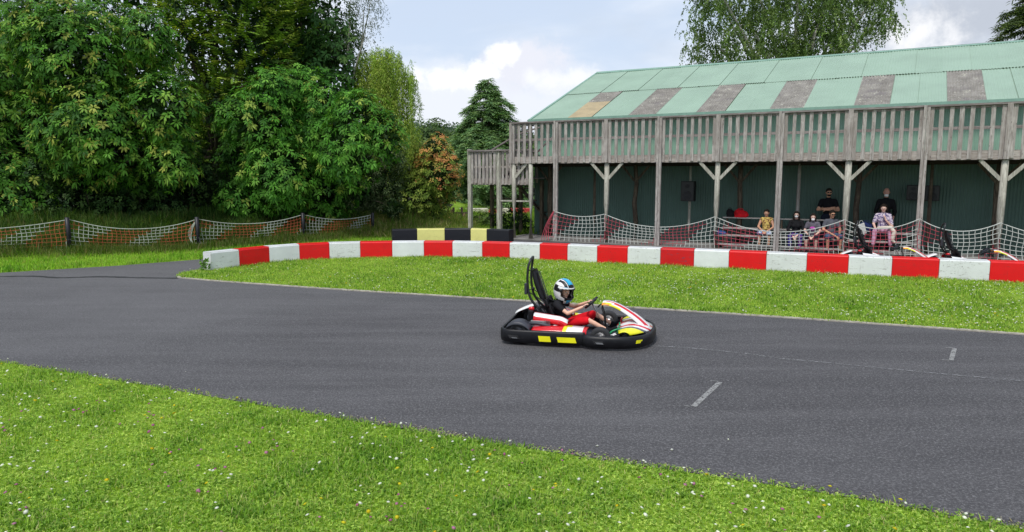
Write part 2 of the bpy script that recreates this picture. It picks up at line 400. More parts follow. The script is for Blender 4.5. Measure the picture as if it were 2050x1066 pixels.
# dark tar seam across the left bend, pale worn line to the right, broken grid marks
def strip(name, pts, w, z, mat, seed=0):
    rnd = random.Random(seed); P = catmull(pts, 10); mb = MB(); rows = []
    for i, p in enumerate(P):
        t = nrm(np.array(P[min(i+1, len(P)-1)])-np.array(P[max(i-1, 0)])); nn = np.array([-t[1], t[0]]); ww = w*rnd.uniform(.55, 1.3)
        rows.append([(*(p-nn*ww/2), z), (*(p+nn*ww/2), z)])
    mb.grid(rows); return tag(mb.build(name, mat), kind='structure')
M['tar'] = pmat('tar_seam', (.028, .028, .03), .6, .3, 5)
g2 = lambda x, y: G(x, y)[:2]
strip('tar_seam', [g2(-60, 556), g2(60, 554), g2(120, 557), g2(200, 555), g2(280, 557), g2(357, 558)], .13, .0085, M['tar'], 3)
def worn(name, col, cover, scale):
    m, b = newmat(name); co = b.n('ShaderNodeTexCoord').outputs['Object']
    k = b.ramp(b.noise(co, scale, 5, .7), 1-cover-.08, 1-cover+.08)
    p = b.n('ShaderNodeBsdfPrincipled', {'Base Color': col, 'Roughness': .9}); t = b.n('ShaderNodeBsdfTransparent')
    mx = b.n('ShaderNodeMixShader', {0: k, 1: t.outputs[0], 2: p.outputs[0]}); b.n('ShaderNodeOutputMaterial', {'Surface': mx.outputs[0]}); return m
M['worn'] = worn('worn_line', (.18, .18, .185), .5, 30); M['paint'] = worn('worn_paint', (.25, .25, .245), .56, 42)
strip('worn_line', [g2(1300, 693), g2(1400, 700), g2(1500, 710), g2(1560, 719), g2(1650, 727), g2(1800, 742), g2(1950, 756), g2(2150, 772)], .05, .0085, M['worn'], 5)
def mark(name, a, b_, l1, l2, w, ws):
    mb = MB(); a, b_ = np.array(a), np.array(b_); t = nrm(b_-a); s = np.array([t[1], -t[0]])
    def q_(p, q, ww):
        d = nrm(q-p); n_ = np.array([-d[1], d[0]])*ww/2; mb.add([(*(p-n_), .009), (*(q-n_), .009), (*(q+n_), .009), (*(p+n_), .009)], [(0, 1, 2, 3)])
    q_(a, b_, w); q_(np.array(g2(*l1[0])), np.array(g2(*l1[1])), ws); q_(np.array(g2(*l2[0])), np.array(g2(*l2[1])), ws)
    tag(mb.build(name, M['paint']), kind='structure')
mark('grid_marking', g2(1441, 767), g2(1388, 816), ((1422, 764), (1437, 765)), ((1370, 814), (1380, 816)), .055, .025)
mark('grid_marking', g2(1911, 699), g2(1904, 723), ((1893, 697), (1907, 698)), ((1885, 722), (1900, 723)), .05, .025)

# ------------------------------------------------------------------ leaves, grass
rng = np.random.default_rng(7)
def unit(a): return a/(np.linalg.norm(a, axis=-1, keepdims=True)+1e-9)
def rdir(n): return unit(rng.normal(size=(n, 3)))
def leafset(P, D, N, L, W_, tint, kind='kite', droop=.0):
    n = len(P); D = unit(D); S = unit(np.cross(D, N)); L = np.broadcast_to(L, (n,))[:, None]; W_ = np.broadcast_to(W_, (n,))[:, None]
    zz = np.zeros((n, 3)); zz[:, 2] = -1; NN = np.cross(S, D)
    i = np.arange(n)[:, None]
    if kind == 'kite':
        V = np.stack([P, P+D*L*.45+S*W_*.5, P+D*L+zz*L*droop, P+D*L*.45-S*W_*.5], 1).reshape(-1, 3)
        F = [np.concatenate([i*4, i*4+1, i*4+2, i*4+3], 1)]; k = 4
    else:
        m1 = P+D*L*.38+zz*L*droop*.18; m2 = P+D*L*.75+zz*L*droop*.62
        V = np.stack([P, m1+S*W_*.5+NN*W_*.12, m1-S*W_*.5+NN*W_*.12, m2+S*W_*.4, m2-S*W_*.4, P+D*L+zz*L*droop*1.2], 1).reshape(-1, 3)
        F = [np.concatenate([i*6, i*6+1, i*6+2], 1), np.concatenate([i*6+1, i*6+3, i*6+4, i*6+2], 1), np.concatenate([i*6+3, i*6+5, i*6+4], 1)]; k = 6
    return V, F, np.repeat(tint, k, 0)
def join(sets):
    V = []; F3 = []; F4 = []; T = []; b = 0
    for v, f, t in sets:
        V.append(v); T.append(t)
        for a in f: (F3 if a.shape[1] == 3 else F4).append(a+b)
        b += len(v)
    F = ([np.concatenate(F3)] if F3 else [])+([np.concatenate(F4)] if F4 else [])
    return np.concatenate(V), F, np.concatenate(T)
def tints(n, cols, w=None, jit=.18):
    cols = np.array(cols, float); c = cols[rng.choice(len(cols), n, p=w)]
    return np.clip(c*(1+rng.normal(size=(n, 1))*jit), .002, 1)
M['leaf_big'] = leafmat('glossy_leaf', .55, .28, .15)
M['leaf'] = leafmat('leaf', .6, .25, .18)
M['needle'] = leafmat('needle', .65, .15, .2)
M['grass'] = leafmat('grass_blade', .6, .45, .2)
M['petal'] = leafmat('petal', .7, .3, .1)
M['trunk'] = pmat('tree_bark', (.10, .08, .06), .9, .4, 8, .7, 30)
M['birchbark'] = pmat('birch_bark', (.35, .33, .30), .9, .5, 10, .5, 30)

def in_poly(x, y, poly):
    p = np.array(poly); ins = np.zeros(len(x), bool); j = len(p)-1
    for i in range(len(p)):
        c = ((p[i, 1] > y) != (p[j, 1] > y)) & (x < (p[j, 0]-p[i, 0])*(y-p[i, 1])/(p[j, 1]-p[i, 1]+1e-12)+p[i, 0]); ins ^= c; j = i
    return ins
def grass(name, x, y, h, w, cols, wts=None, lean=.7, z0=0, clover=0, cw=.012, kind='stuff'):
    n = len(x); P = np.stack([x, y, hgt(x, y)+z0], 1); az = rng.uniform(0, 2*np.pi, n)
    h = h*rng.uniform(.5, 1.25, n); ln = np.abs(rng.normal(size=n))*lean
    dv = np.stack([np.cos(az)*ln, np.sin(az)*ln, np.ones(n)], 1); dv = unit(dv)
    az2 = az+np.pi/2+rng.normal(size=n)*.5; S = np.stack([np.cos(az2), np.sin(az2), np.zeros(n)], 1)*(w*rng.uniform(.6, 1.3, n))[:, None]*.5
    m = P+dv*h[:, None]*.6; tip = P+dv*h[:, None]+np.stack([np.cos(az), np.sin(az), -np.ones(n)*.4], 1)*(h*ln*.35)[:, None]
    V = np.stack([P-S, P+S, m+S*.8, m-S*.8, tip], 1).reshape(-1, 3); i = np.arange(n)[:, None]
    F = [np.concatenate([i*5, i*5+1, i*5+2, i*5+3], 1), np.concatenate([i*5+3, i*5+2, i*5+4], 1)]
    t = tints(n, cols, wts); pt = np.zeros(n); pr = np.random.default_rng(5)
    for fq, am in ((.9, .5), (1.9, .5), (4.3, .55), (9.5, .6), (19, .5)):
        for _ in range(3): a_ = pr.uniform(0, 6.28); pt += am/2*np.sin(fq*(x*math.cos(a_)+y*math.sin(a_))+pr.uniform(0, 6.28)+1.3*np.sin(fq*.6*(y*math.cos(a_)-x*math.sin(a_))))
    hv = np.clip(1+.28*pt, .45, 1.9); V = (V.reshape(n, 5, 3)-P[:, None])*hv[:, None, None]+P[:, None]; V = V.reshape(-1, 3)
    big = np.stack([1-.16*pt, 1-.10*pt, 1-.14*pt], 1).clip(.5, 1.5); t = t*big; sets = [(V, F, np.repeat(t, 5, 0))]
    if clover:
        k = rng.choice(n, clover); c = P[k]+np.stack([rng.normal(size=clover)*.01, rng.normal(size=clover)*.01, h[k]*.55+.006], 1)
        tt = tints(clover, [(.28, .45, .07), (.42, .56, .11), (.15, .28, .035)])*big[k]
        a0 = rng.uniform(0, 2*np.pi, clover)
        for j in range(3):
            a = a0+j*2.094; D = np.stack([np.cos(a), np.sin(a), rng.normal(size=clover)*.35], 1)
            N = np.tile([0, 0, 1.], (clover, 1)); sets.append(leafset(c, D, N, cw*rng.uniform(.8, 1.4, clover), cw*.95, tt))
    V, F, T = join(sets); o = fast_mesh(name, V, F, M['grass'], tint=T); tag(o, kind=kind); return o
GC = [(.27, .44, .05), (.38, .54, .08), (.50, .60, .14), (.12, .24, .025), (.56, .50, .24)]
GW = [.28, .27, .15, .23, .07]
def sample(n, x0, x1, y0, y1, pw=0):
    x = rng.uniform(x0, x1, n); y = rng.uniform(y0, y1, n); k = np.ones(n, bool)
    k &= np.abs(x) < y*.76+.6
    if pw: k &= rng.uniform(size=n) < (y0/np.maximum(y, y0))**pw
    return x[k], y[k]
NP = near_c+[(16, -8), (-24, -8)]
def edge_jitter(x, y, a): return x+rng.normal(size=len(x))*a, y+rng.normal(size=len(y))*a
x, y = sample(620000, -9.5, 5.0, 3.4, 9.6, 1.1); xj, yj = edge_jitter(x, y, .035); k = in_poly(xj, yj, NP); x, y = x[k], y[k]
tag(grass('near_grass', x, y, .040, .0068, GC, GW, .8, 0, clover=min(len(x)//3, 90000)), 'short bright green clover lawn in the foreground beside the track', 'grass')
ISLg = ISL
x, y = sample(560000, -7.6, 13, 8.4, 18.8, .5); xj, yj = edge_jitter(x, y, .03); k = in_poly(xj, yj, ISLg); x, y = x[k], y[k]
front = np.interp(x, bp[:, 0], bp[:, 1]); k = (y < front+.03)
x, y = x[k], y[k]
tag(grass('island_grass', x, y, .05, .010, GC, GW, .8, .012, clover=min(len(x)//5, 40000), cw=.016), 'mown green grass between the track and the red and white barrier', 'grass')
# taller tufts against the foot of the barrier
t_ = rng.uniform(0, len(bp)-1.01, 3600); ii = t_.astype(int); fr_ = (t_-ii)[:, None]; P_ = bp[ii]*(1-fr_)+bp[ii+1]*fr_
nn = rng.uniform(.0, .10, (len(P_), 1)); P_ = P_-nn*np.array([.35, .93]); cl = (np.sin(P_[:, 0]*5.3)+np.sin(P_[:, 0]*2.1+1)) > rng.normal(size=len(P_))*.8
tag(grass('barrier_foot_grass', P_[cl, 0], P_[cl, 1], .075, .007, GC+[(.30, .27, .12)], None, .45, .012), 'longer seeding grass along the foot of the red and white barrier', 'grass')
# left verge below the nets
VG = [(-7.93, 17.84), (-9.41, 16.62), (-11.32, 15.49), (-15, 14.2), (-20, 13), (-20, 19), (-12, 20.5), (-8.8, 22), (-6.5, 24.6), (-4.2, 27.5), (-2.2, 28), (-3.2, 23.4), (-5.3, 21.4), (-6.8, 19.6)]
x, y = sample(170000, -17, -2, 14, 28, 0); xj, yj = edge_jitter(x, y, .04); k = in_poly(xj, yj, VG); x, y = x[k], y[k]
GV = [(.22, .42, .035), (.32, .54, .06), (.15, .29, .03), (.40, .40, .12)]
tag(grass('verge_grass', x, y, .10, .013, GV, [.35, .3, .25, .1], .6, 0), 'green verge grass between the left bend and the net fence', 'grass')
fl = np.array([(-18, 14.5), (-11.81, 18.78), (-9.0, 20.2), (-6.59, 22.3), (-4.75, 24.3)])
t_ = rng.uniform(0, 3.999, 34000); ii = t_.astype(int); fr_ = (t_-ii)[:, None]; P_ = fl[ii]*(1-fr_)+fl[ii+1]*fr_
P_ = P_+rng.normal(size=P_.shape)*np.array([.3, .38])+np.array([.0, .15])
tag(grass('long_grass', P_[:, 0], P_[:, 1], .26, .012, [(.10, .17, .03), (.16, .20, .05), (.26, .22, .10), (.07, .13, .02)], [.4, .25, .15, .2], .5, 0), 'long rough grass growing up through the orange net fence', 'grass')
t_ = rng.uniform(0, 3.999, 60000); ii = t_.astype(int); fr_ = (t_-ii)[:, None]; P_ = fl[ii]*(1-fr_)+fl[ii+1]*fr_; of_ = rng.uniform(.2, 3.0, (len(P_), 1))
P_ = P_+of_*np.array([-.58, .81])+rng.normal(size=P_.shape)*.1
tag(grass('undergrowth', P_[:, 0], P_[:, 1], .34, .02, [(.07, .14, .025), (.11, .19, .035), (.04, .09, .018), (.20, .20, .07)], [.4, .25, .25, .1], .5, 0), 'dark rough undergrowth between the net fence and the trees', 'undergrowth')
x = rng.uniform(-6.3, -1.2, 26000); y = rng.uniform(23.3, 29.5, 26000)
k = rng.uniform(size=len(x)) < np.clip((-.9-x)/2.2, 0, 1); x, y = x[k], y[k]
tag(grass('bank_grass', x, y, .30, .014, [(.18, .28, .04), (.30, .30, .10), (.48, .40, .20), (.36, .24, .15), (.13, .24, .03)], [.3, .22, .2, .08, .2], .55, 0), 'dry tufted grass on the bank behind the black and yellow barrier', 'grass')
x = rng.uniform(-2.5, 3.0, 30000); y = rng.uniform(24.5, 40, 30000)
k = x < 2.6-.02*y; tag(grass('field_grass', x[k], y[k], .22, .02, [(.12, .22, .03), (.18, .30, .04), (.26, .34, .06)], None, .6, 0), 'light green rough grass beyond the raised timber landing', 'grass')
# shaded woodland floor under the trees behind the net fence
wx, wy = np.meshgrid(np.linspace(-30, -2.6, 60), np.linspace(19.5, 42, 50), indexing='ij'); wz = hgt(wx, wy)+.02
ii_ = np.arange(wx.size).reshape(wx.shape); qq = np.stack([ii_[:-1, :-1], ii_[1:, :-1], ii_[1:, 1:], ii_[:-1, 1:]], -1).reshape(-1, 4); cx_ = wx.ravel()[qq].mean(1); cy_ = wy.ravel()[qq].mean(1)
M['litter'] = pmat('leaf_litter', (.045, .040, .020), .95, .4, 3, .5, 30, dirt=.5, dirtcol=(.05, .08, .02))
keepq = (cy_ > 25.4+.73*(cx_+4.7)+.5*np.sin(cx_*1.7)) & (cx_ < -3.4-.3*np.sin(cy_))
tag(fast_mesh('woodland_floor', np.stack([wx.ravel(), wy.ravel(), wz.ravel()], 1), [qq[keepq]], M['litter'], smooth=True), kind='structure')
# flowers
def flowers(name, x, y, z, r, cols, label):
    n = len(x); P = np.stack([x, y, hgt(x, y)+z], 1); k = 6; a = np.arange(k)*2*np.pi/k
    tilt = rng.normal(size=(n, 2))*.3; rr = (r*rng.uniform(.75, 1.25, n))[:, None]
    ox = np.cos(a)[None]*rr; oy = np.sin(a)[None]*rr; oz = ox*tilt[:, :1]+oy*tilt[:, 1:]
    ring = P[:, None]+np.stack([ox, oy, oz], -1); cen = P+np.array([0, 0, 1.])*rr*.45; lowc = P-np.array([0, 0, 1.])*rr*.5
    V = np.concatenate([ring, cen[:, None], lowc[:, None]], 1).reshape(-1, 3); i = (np.arange(n)*(k+2))[:, None]
    F = [np.concatenate([np.concatenate([i+j, i+(j+1) % k, i+k], 1) for j in range(k)]+[np.concatenate([i+(j+1) % k, i+j, i+k+1], 1) for j in range(k)])]
    T = np.repeat(tints(n, cols, None, .06), k+2, 0); tag(fast_mesh(name, V, F, M['petal'], tint=T), label, 'flowers', kind='stuff')
def cull(x, y, thr, sc=1.0, ph=0):
    f = np.sin(x*1.7*sc+ph)*np.sin(y*1.9*sc+ph*2)+.5*np.sin(x*4.1*sc+y*3.3*sc); return f > thr
x, y = sample(2000, -9, 5, 3.4, 9.4); k = in_poly(x, y, NP) & (rng.uniform(size=len(x)) < np.where(cull(x, y, .1), 1, .35)); near_fx, near_fy = x[k], y[k]
x2, y2 = sample(9000, -7.5, 13, 8.4, 18); k = in_poly(x2, y2, ISL) & (y2 < np.interp(x2, bp[:, 0], bp[:, 1])-.1) & (rng.uniform(size=len(x2)) < np.where(cull(x2, y2, .1, .6, 1), .9, .25)*np.clip((x2+5)/9, .12, 1))
flowers('white_daisies', np.r_[near_fx, x2[k]], np.r_[near_fy, y2[k]], .062, .0125, [(.8, .8, .76)], 'tiny white daisies scattered through the lawn grass')
x, y = sample(150, -7, 4, 3.5, 8); k = in_poly(x, y, NP); x2, y2 = sample(900, -7, 12, 8.5, 18); k2 = in_poly(x2, y2, ISL) & cull(x2, y2, -.2, .5, 2) & (rng.uniform(size=len(x2)) < .45)
flowers('yellow_flowers', np.r_[x[k], x2[k2]], np.r_[y[k], y2[k2]], .065, .0145, [(.62, .50, .02), (.66, .58, .03)], 'small yellow flowers dotted through the grass')
x, y = sample(420, -4.5, 2, 3.4, 6.5); k = in_poly(x, y, NP) & cull(x, y, .25, 1.3, .6); flowers('clover_flowers', x[k], y[k], .05, .0125, [(.42, .14, .26), (.5, .22, .34)], 'pink clover heads in the foreground lawn')
# crumbled edge stones and litter on the near edge of the asphalt
def stones(name, x, y, z, r, cols, label, cat):
    n = len(x); base = np.array([(1, 0, 0), (-1, 0, 0), (0, 1, 0), (0, -1, 0), (0, 0, .6), (0, 0, -.6)], float)
    rr = (r*rng.uniform(.4, 1.5, n))[:, None, None]; V = (np.stack([x, y, np.full(n, z)], 1)[:, None]+base[None]*rr*rng.uniform(.6, 1.3, (n, 6, 1))).reshape(-1, 3)
    f = np.array([(0, 2, 4), (2, 1, 4), (1, 3, 4), (3, 0, 4), (2, 0, 5), (1, 2, 5), (3, 1, 5), (0, 3, 5)]); F = [(f[None]+(np.arange(n)*6)[:, None, None]).reshape(-1, 3)]
    tag(fast_mesh(name, V, F, M['petal'], tint=np.repeat(tints(n, cols), 6, 0)), label, cat, kind='stuff')
lit = np.array([g2(1345, 903), g2(1402, 929), g2(1500, 952), g2(1292, 928), g2(1196, 895), g2(1288, 905), g2(1458, 882), g2(372, 746), (-7.3, 15.9), (-7.2, 16.15), (-7.35, 16.0)])
stones('litter', lit[:, 0], lit[:, 1], .010, .010, [(.62, .62, .60)], 'scattered white petals and litter on the asphalt', 'litter')
nc = np.array(near_c); t_ = rng.uniform(0, 1, 5200); xx = -6.0+t_*9.6
yy = np.interp(xx, nc[40:, 0], nc[40:, 1]); dens = .16+1.0*np.exp(-((xx+.75)/.42)**2)+.8*np.exp(-((xx-.65)/.35)**2)+.35*np.exp(-((xx-3)/.7)**2)
k = rng.uniform(size=len(xx)) < dens; sp = rng.normal(size=k.sum())*.035+.035
stones('edge_gravel', xx[k]+sp*.36, yy[k]+sp*.93, .008, .008, [(.30, .27, .22), (.42, .39, .34), (.16, .15, .13)], 'pale crumbled gravel along the near edge of the asphalt', 'gravel')
# ------------------------------------------------------------------ trees and shrubs
def trunk_mesh(base, lobes, r0, parent, mat, n=6, fork=.35, name='trunk'):
    mb = MB(); base = V3(*base); rnd = random.Random(int(abs(base[0]*97)+3)); tips = [V3(*c) for c, _ in lobes]; cen = sum(tips)/len(tips); tips = [cen+(t-cen)*.88 for t in tips]
    hub = base+(cen-base)*fork; hub[:2] = base[:2]+(cen[:2]-base[:2])*.2
    mid = (base+hub)/2+V3(rnd.uniform(-.1, .1), rnd.uniform(-.1, .1), 0)
    mb.tube([base-V3(0, 0, .2), mid, hub], [r0*1.15, r0*.85, r0*.7], 10)
    for t in tips:
        m_ = hub+(t-hub)*.5+V3(rnd.uniform(-.3, .3), rnd.uniform(-.3, .3), rnd.uniform(0, .35)); pts = catmull([hub, m_, t], 5)
        mb.tube(pts, list(np.linspace(r0*.5, r0*.12, len(pts))), 6)
        for _ in range(5):
            q0 = m_+(t-m_)*rnd.uniform(0, 1); q1 = q0+V3(rnd.uniform(-1, 1), rnd.uniform(-1, 1), rnd.uniform(-.4, .6))*rnd.uniform(.3, .6)
            mb.tube([q0, (q0+q1)/2+V3(0, 0, .06), q1], [r0*.13, r0*.08, r0*.03], 5)
    return mb.build(name, mat, parent, smooth=True)
CAMP = np.array([0, 0, CAM_H])
def clumps(lobes, dens, shell=(.72, 1.05), back=-.35, spread=None):
    out = []; on = []
    for c, r in lobes:
        c = np.array(c, float); r = np.array(r if isinstance(r, (tuple, list)) else (r, r, r), float)
        n = int(dens*(r[0]*r[2]+r[0]*r[1]+r[1]*r[2])/3*4); d = rdir(n); k = d @ unit(CAMP-c) > back; d = d[k]; n = len(d)
        out.append(c+d*r*rng.uniform(shell[0], shell[1], (n, 1))); on.append(unit(d/r))
    P = np.concatenate(out); N = np.concatenate(on); keep = np.ones(len(P), bool)
    for c, r in lobes:
        r = np.array(r if isinstance(r, (tuple, list)) else (r, r, r), float); keep &= (((P-np.array(c))/(r*.68))**2).sum(1) > 1
    return P[keep], N[keep]
def lobes_px(L, Y, dy=.8):
    out = []
    for i, t in enumerate(L):
        px, py, rp = t[:3]; yy = Y+(t[3] if len(t) > 3 else (-dy if i % 2 else dy)*.5); c = WP(px, py, yy); r = rp*yy/CAM_F; out.append((c, (r, r*.85, r*(t[4] if len(t) > 4 else 1))))
    return out
def rosettes(P, N, nl, L, W_, cols, wts, droop=.35, up=.5, kind='long'):
    n = len(P); A = unit(N+np.array([0, 0, up])+rng.normal(size=(n, 3))*.25); s1 = unit(np.cross(A, np.array([.3, .2, 1.])+rng.normal(size=(n, 3))*.1)); s2 = np.cross(A, s1)
    t0 = tints(n, cols, wts, .16); sets = []; ph = rng.uniform(0, 6.28, n)
    for j in range(nl):
        a = ph+j*2*np.pi/nl+rng.normal(size=n)*.25; el = rng.uniform(-.1, .65, n)
        D = unit(s1*np.cos(a)[:, None]+s2*np.sin(a)[:, None]+A*el[:, None]); Lj = L*rng.uniform(.65, 1.15, n)
        tt = np.clip(t0*(1+rng.normal(size=(n, 1))*.12), .002, 1); sets.append(leafset(P+D*.02, D, A, Lj, W_*rng.uniform(.8, 1.2, n), tt, kind, droop))
    return sets
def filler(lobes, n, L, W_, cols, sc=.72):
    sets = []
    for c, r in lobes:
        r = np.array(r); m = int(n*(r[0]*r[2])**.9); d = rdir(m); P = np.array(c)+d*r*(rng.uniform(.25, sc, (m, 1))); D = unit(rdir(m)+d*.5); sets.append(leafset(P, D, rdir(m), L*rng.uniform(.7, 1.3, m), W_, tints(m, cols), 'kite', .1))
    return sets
def plant(name, label, cat, base, lobes, sets, mat, r0=.15, tm=None, group=None, fork=.35):
    base = V3(base[0], base[1], float(hgt(base[0], base[1]))); root = empty(name, base, 0, label, cat, group)
    V, F, T = join(sets); o = fast_mesh('crown' if r0 > .06 else 'foliage', V-base, F, M[mat], root, T)
    trunk_mesh((0, 0, 0), [(np.array(c)-base, r) for c, r in lobes], r0, root, tm or M['trunk'], fork=fork, name='trunk' if r0 > .06 else 'stem'); return root
CH = [(.06, .19, .02), (.095, .26, .03), (.15, .33, .045), (.035, .12, .016), (.28, .38, .065)]
CHY = [(.06, .17, .02), (.10, .25, .028), (.18, .32, .042), (.035, .11, .016), (.31, .35, .065)]
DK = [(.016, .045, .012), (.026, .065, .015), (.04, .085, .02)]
def drop_near(P, N, f=.55, sc=1.0, ph=0):      # uneven outline: thin the clumps in patches
    v = np.sin(P[:, 0]*2.3*sc+ph)*np.sin(P[:, 2]*2.7*sc+ph*1.7)+np.sin(P[:, 1]*2.1*sc+P[:, 2]*1.3); k = rng.uniform(size=len(P)) < np.where(v > -.25, 1, f); return P[k], N[k]
# 1 big sweet chestnut on the left
L1 = lobes_px([(20, 150, 115), (150, 110, 105), (260, 140, 95), (330, 215, 72), (60, 270, 125), (190, 255, 115), (290, 300, 95), (345, 330, 52), (110, 385, 110), (0, 390, 120), (220, 375, 70), (-110, 220, 150), (200, 60, 70), (90, 60, 80), (-120, 380, 130), (300, 75, 55)], 22.0, 1.4)
P, N = clumps(L1, 150, (.66, 1.08)); P, N = drop_near(P, N, .38)
s_ = rosettes(P, N, 8, .158, .048, CHY, [.30, .28, .16, .18, .08], .30)
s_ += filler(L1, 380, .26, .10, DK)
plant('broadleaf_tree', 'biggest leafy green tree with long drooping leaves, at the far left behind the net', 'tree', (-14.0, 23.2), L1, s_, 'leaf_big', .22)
# 2 second sweet chestnut
L3 = lobes_px([(590, 190, 62), (520, 240, 70), (640, 215, 70), (720, 240, 58), (600, 280, 85), (700, 300, 75), (500, 320, 62), (560, 350, 75), (640, 370, 75), (480, 400, 45), (560, 415, 50), (770, 275, 48), (640, 420, 45), (545, 180, 45), (470, 235, 45)], 23.6, 1.3)
P, N = clumps(L3, 155, (.66, 1.10)); P, N = drop_near(P, N, .38, 1.2, 2)
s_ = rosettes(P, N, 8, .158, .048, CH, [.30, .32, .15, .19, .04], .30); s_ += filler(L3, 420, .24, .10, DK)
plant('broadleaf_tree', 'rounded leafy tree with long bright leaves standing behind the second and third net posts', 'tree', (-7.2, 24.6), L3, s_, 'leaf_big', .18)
# conifers: layered sprays
def sprays(lobes, dens, L, cols, wts, nl=9, flat=.35, droop=.1, wd=.05):
    P, N = clumps(lobes, dens, (.45, 1.1), -.3); n = len(P)
    A = unit(N*np.array([1, 1, .25])+np.array([0, 0, flat])+rng.normal(size=(n, 3))*.3); S = unit(np.cross(A, np.array([0, 0, 1.])+rng.normal(size=(n, 3))*.25)); t0 = tints(n, cols, wts, .2); sets = []
    for j in range(nl):
        f = j/(nl-1); side = (-1)**j; Q = P+A*(f*L); D = unit(A*.75+S*side*.8*(1-f*.4)+np.array([0, 0, -droop])); Nn = np.cross(A, S)+rng.normal(size=(n, 3))*.2
        sets.append(leafset(Q, D, Nn, L*.55*(1-.45*f)*rng.uniform(.7, 1.2, n), wd*rng.uniform(.7, 1.2, n), np.clip(t0*(.85+.35*f), .002, 1), 'kite', droop))
    return sets
L2 = lobes_px([(430, 60, 75), (490, 20, 80), (400, 150, 62), (440, 210, 60), (410, 280, 55), (500, 110, 70), (560, 70, 70), (520, -40, 80), (410, -30, 70), (370, 90, 42), (430, 330, 45), (450, -110, 80), (395, 345, 40), (350, 30, 40)], 26.0, 1.6)
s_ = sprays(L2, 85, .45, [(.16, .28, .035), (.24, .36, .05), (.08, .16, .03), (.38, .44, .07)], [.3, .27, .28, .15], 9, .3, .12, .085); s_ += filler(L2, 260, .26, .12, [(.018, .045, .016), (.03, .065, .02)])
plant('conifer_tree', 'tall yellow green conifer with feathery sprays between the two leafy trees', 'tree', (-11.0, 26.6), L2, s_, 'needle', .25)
# dark leafy tree behind
L4 = lobes_px([(600, 90, 85), (670, 130, 66), (560, 20, 80), (640, 30, 66), (710, 200, 56), (620, 170, 80), (520, 130, 60), (740, 270, 50), (690, 80, 40), (600, -70, 90), (560, 250, 70), (650, 280, 70)], 28.0, 1.8)
P, N = clumps(L4, 62, (.62, 1.1)); P, N = drop_near(P, N, .3, .9, 1)
s_ = rosettes(P, N, 7, .21, .07, [(.05, .13, .03), (.08, .18, .04), (.03, .08, .02), (.12, .22, .05)], [.35, .3, .25, .1], .25); s_ += filler(L4, 180, .26, .11, DK)
plant('broadleaf_tree', 'dark green tree rising behind the rounded tree left of the weeping willow', 'tree', (-8.6, 28.6), L4, s_, 'leaf', .25)
# dark trees at the very back
L5 = lobes_px([(40, 30, 120), (180, 20, 110), (320, 50, 75), (100, -80, 150), (330, 260, 90), (430, 250, 110), (470, 330, 90), (-100, 40, 150), (360, 380, 90), (280, -60, 90), (60, 190, 120), (180, 240, 120), (60, 330, 110), (200, 350, 100), (560, 330, 100), (640, 340, 90), (540, 200, 80), (620, 100, 70), (-80, 250, 130)], 30.5, 2.0)
P, N = clumps(L5, 52, (.6, 1.12)); P, N = drop_near(P, N, .2, .8, 3)
s_ = rosettes(P, N, 7, .19, .06, [(.028, .06, .02), (.045, .085, .028), (.018, .04, .014)], None, .2, .5, 'kite'); s_ += filler(L5[4:], 330, .34, .2, DK, .9)
plant('broadleaf_tree', 'shadowy dark tree showing above the top of the biggest tree at the upper left', 'tree', (-16.5, 30.5), L5, s_, 'leaf', .3)
# wispy grey-green birch top
def weeping(pts, hmin, hmax, nleaf, L, W_, cols, wts, sway=.25, out=None):
    sets = []; n = len(pts); H_ = rng.uniform(hmin, hmax, n); az = rng.uniform(0, 6.28, n); sx = np.stack([np.cos(az), np.sin(az), np.zeros(n)], 1)*sway
    if out is not None: sx = sx*.4+out*sway*1.4
    t0 = tints(n, cols, wts, .18)
    for j in range(nleaf):
        f = (j+rng.uniform(0, 1, n))/nleaf; Q = pts+sx*np.sqrt(f)[:, None]; Q[:, 2] -= H_*f**1.25-.15*np.sin(f*3); Q += rng.normal(size=Q.shape)*.03
        D = unit(rng.normal(size=(n, 3))*.55+np.array([0, 0, -1.])+sx*.6); sets.append(leafset(Q, D, rdir(n), L*rng.uniform(.6, 1.2, n), W_, np.clip(t0*(1+rng.normal(size=(n, 1))*.15), .002, 1), 'kite', 0))
    return sets
Lb = lobes_px([(700, 40, 32), (730, 20, 34), (690, 90, 30), (735, 70, 22), (700, -20, 40), (745, 0, 22)], 26.6, .8)
P, N = clumps(Lb, 70, (.3, 1.15), -1)
s_ = weeping(P, .3, .8, 14, .085, .024, [(.07, .10, .05), (.10, .13, .065), (.05, .075, .035)], None, .35)
plant('birch_tree', 'wispy grey green birch with thin airy twigs at the top left of the sky gap', 'tree', (-6.3, 27.4), Lb, s_, 'leaf', .09, M['birchbark'], fork=.6)
# weeping willow
top = []
Lw = lobes_px([(745, 130, 30), (770, 120, 26), (752, 150, 30), (780, 140, 28), (806, 160, 20), (765, 195, 34), (797, 215, 26), (815, 265, 26), (832, 310, 22), (765, 250, 36), (735, 190, 26), (790, 290, 34)], 26.6, .6)
P, N = clumps(Lw, 190, (.5, 1.05), -1)
s_ = weeping(P, .5, 1.7, 30, .12, .024, [(.24, .36, .05), (.34, .44, .07), (.17, .27, .04), (.42, .48, .11)], [.35, .3, .2, .15], .22)
hp_ = np.array([WP(px_+rng.normal()*4, py_+rng.normal()*8, 26.5+rng.normal()*.4) for px_, py_ in ((745, 105), (765, 105), (785, 112), (800, 122), (815, 135), (824, 150), (830, 170), (830, 200), (820, 150), (795, 118), (775, 108)) for _ in range(9)])
s_ += weeping(hp_, 1.0, 2.9, 60, .13, .024, [(.26, .38, .06), (.36, .46, .09), (.18, .28, .05)], None, .16)
plant('willow_tree', 'weeping willow with yellow green hanging strands against the sky', 'tree', (-5.2, 27.4), Lw, s_, 'leaf', .2, fork=.5)
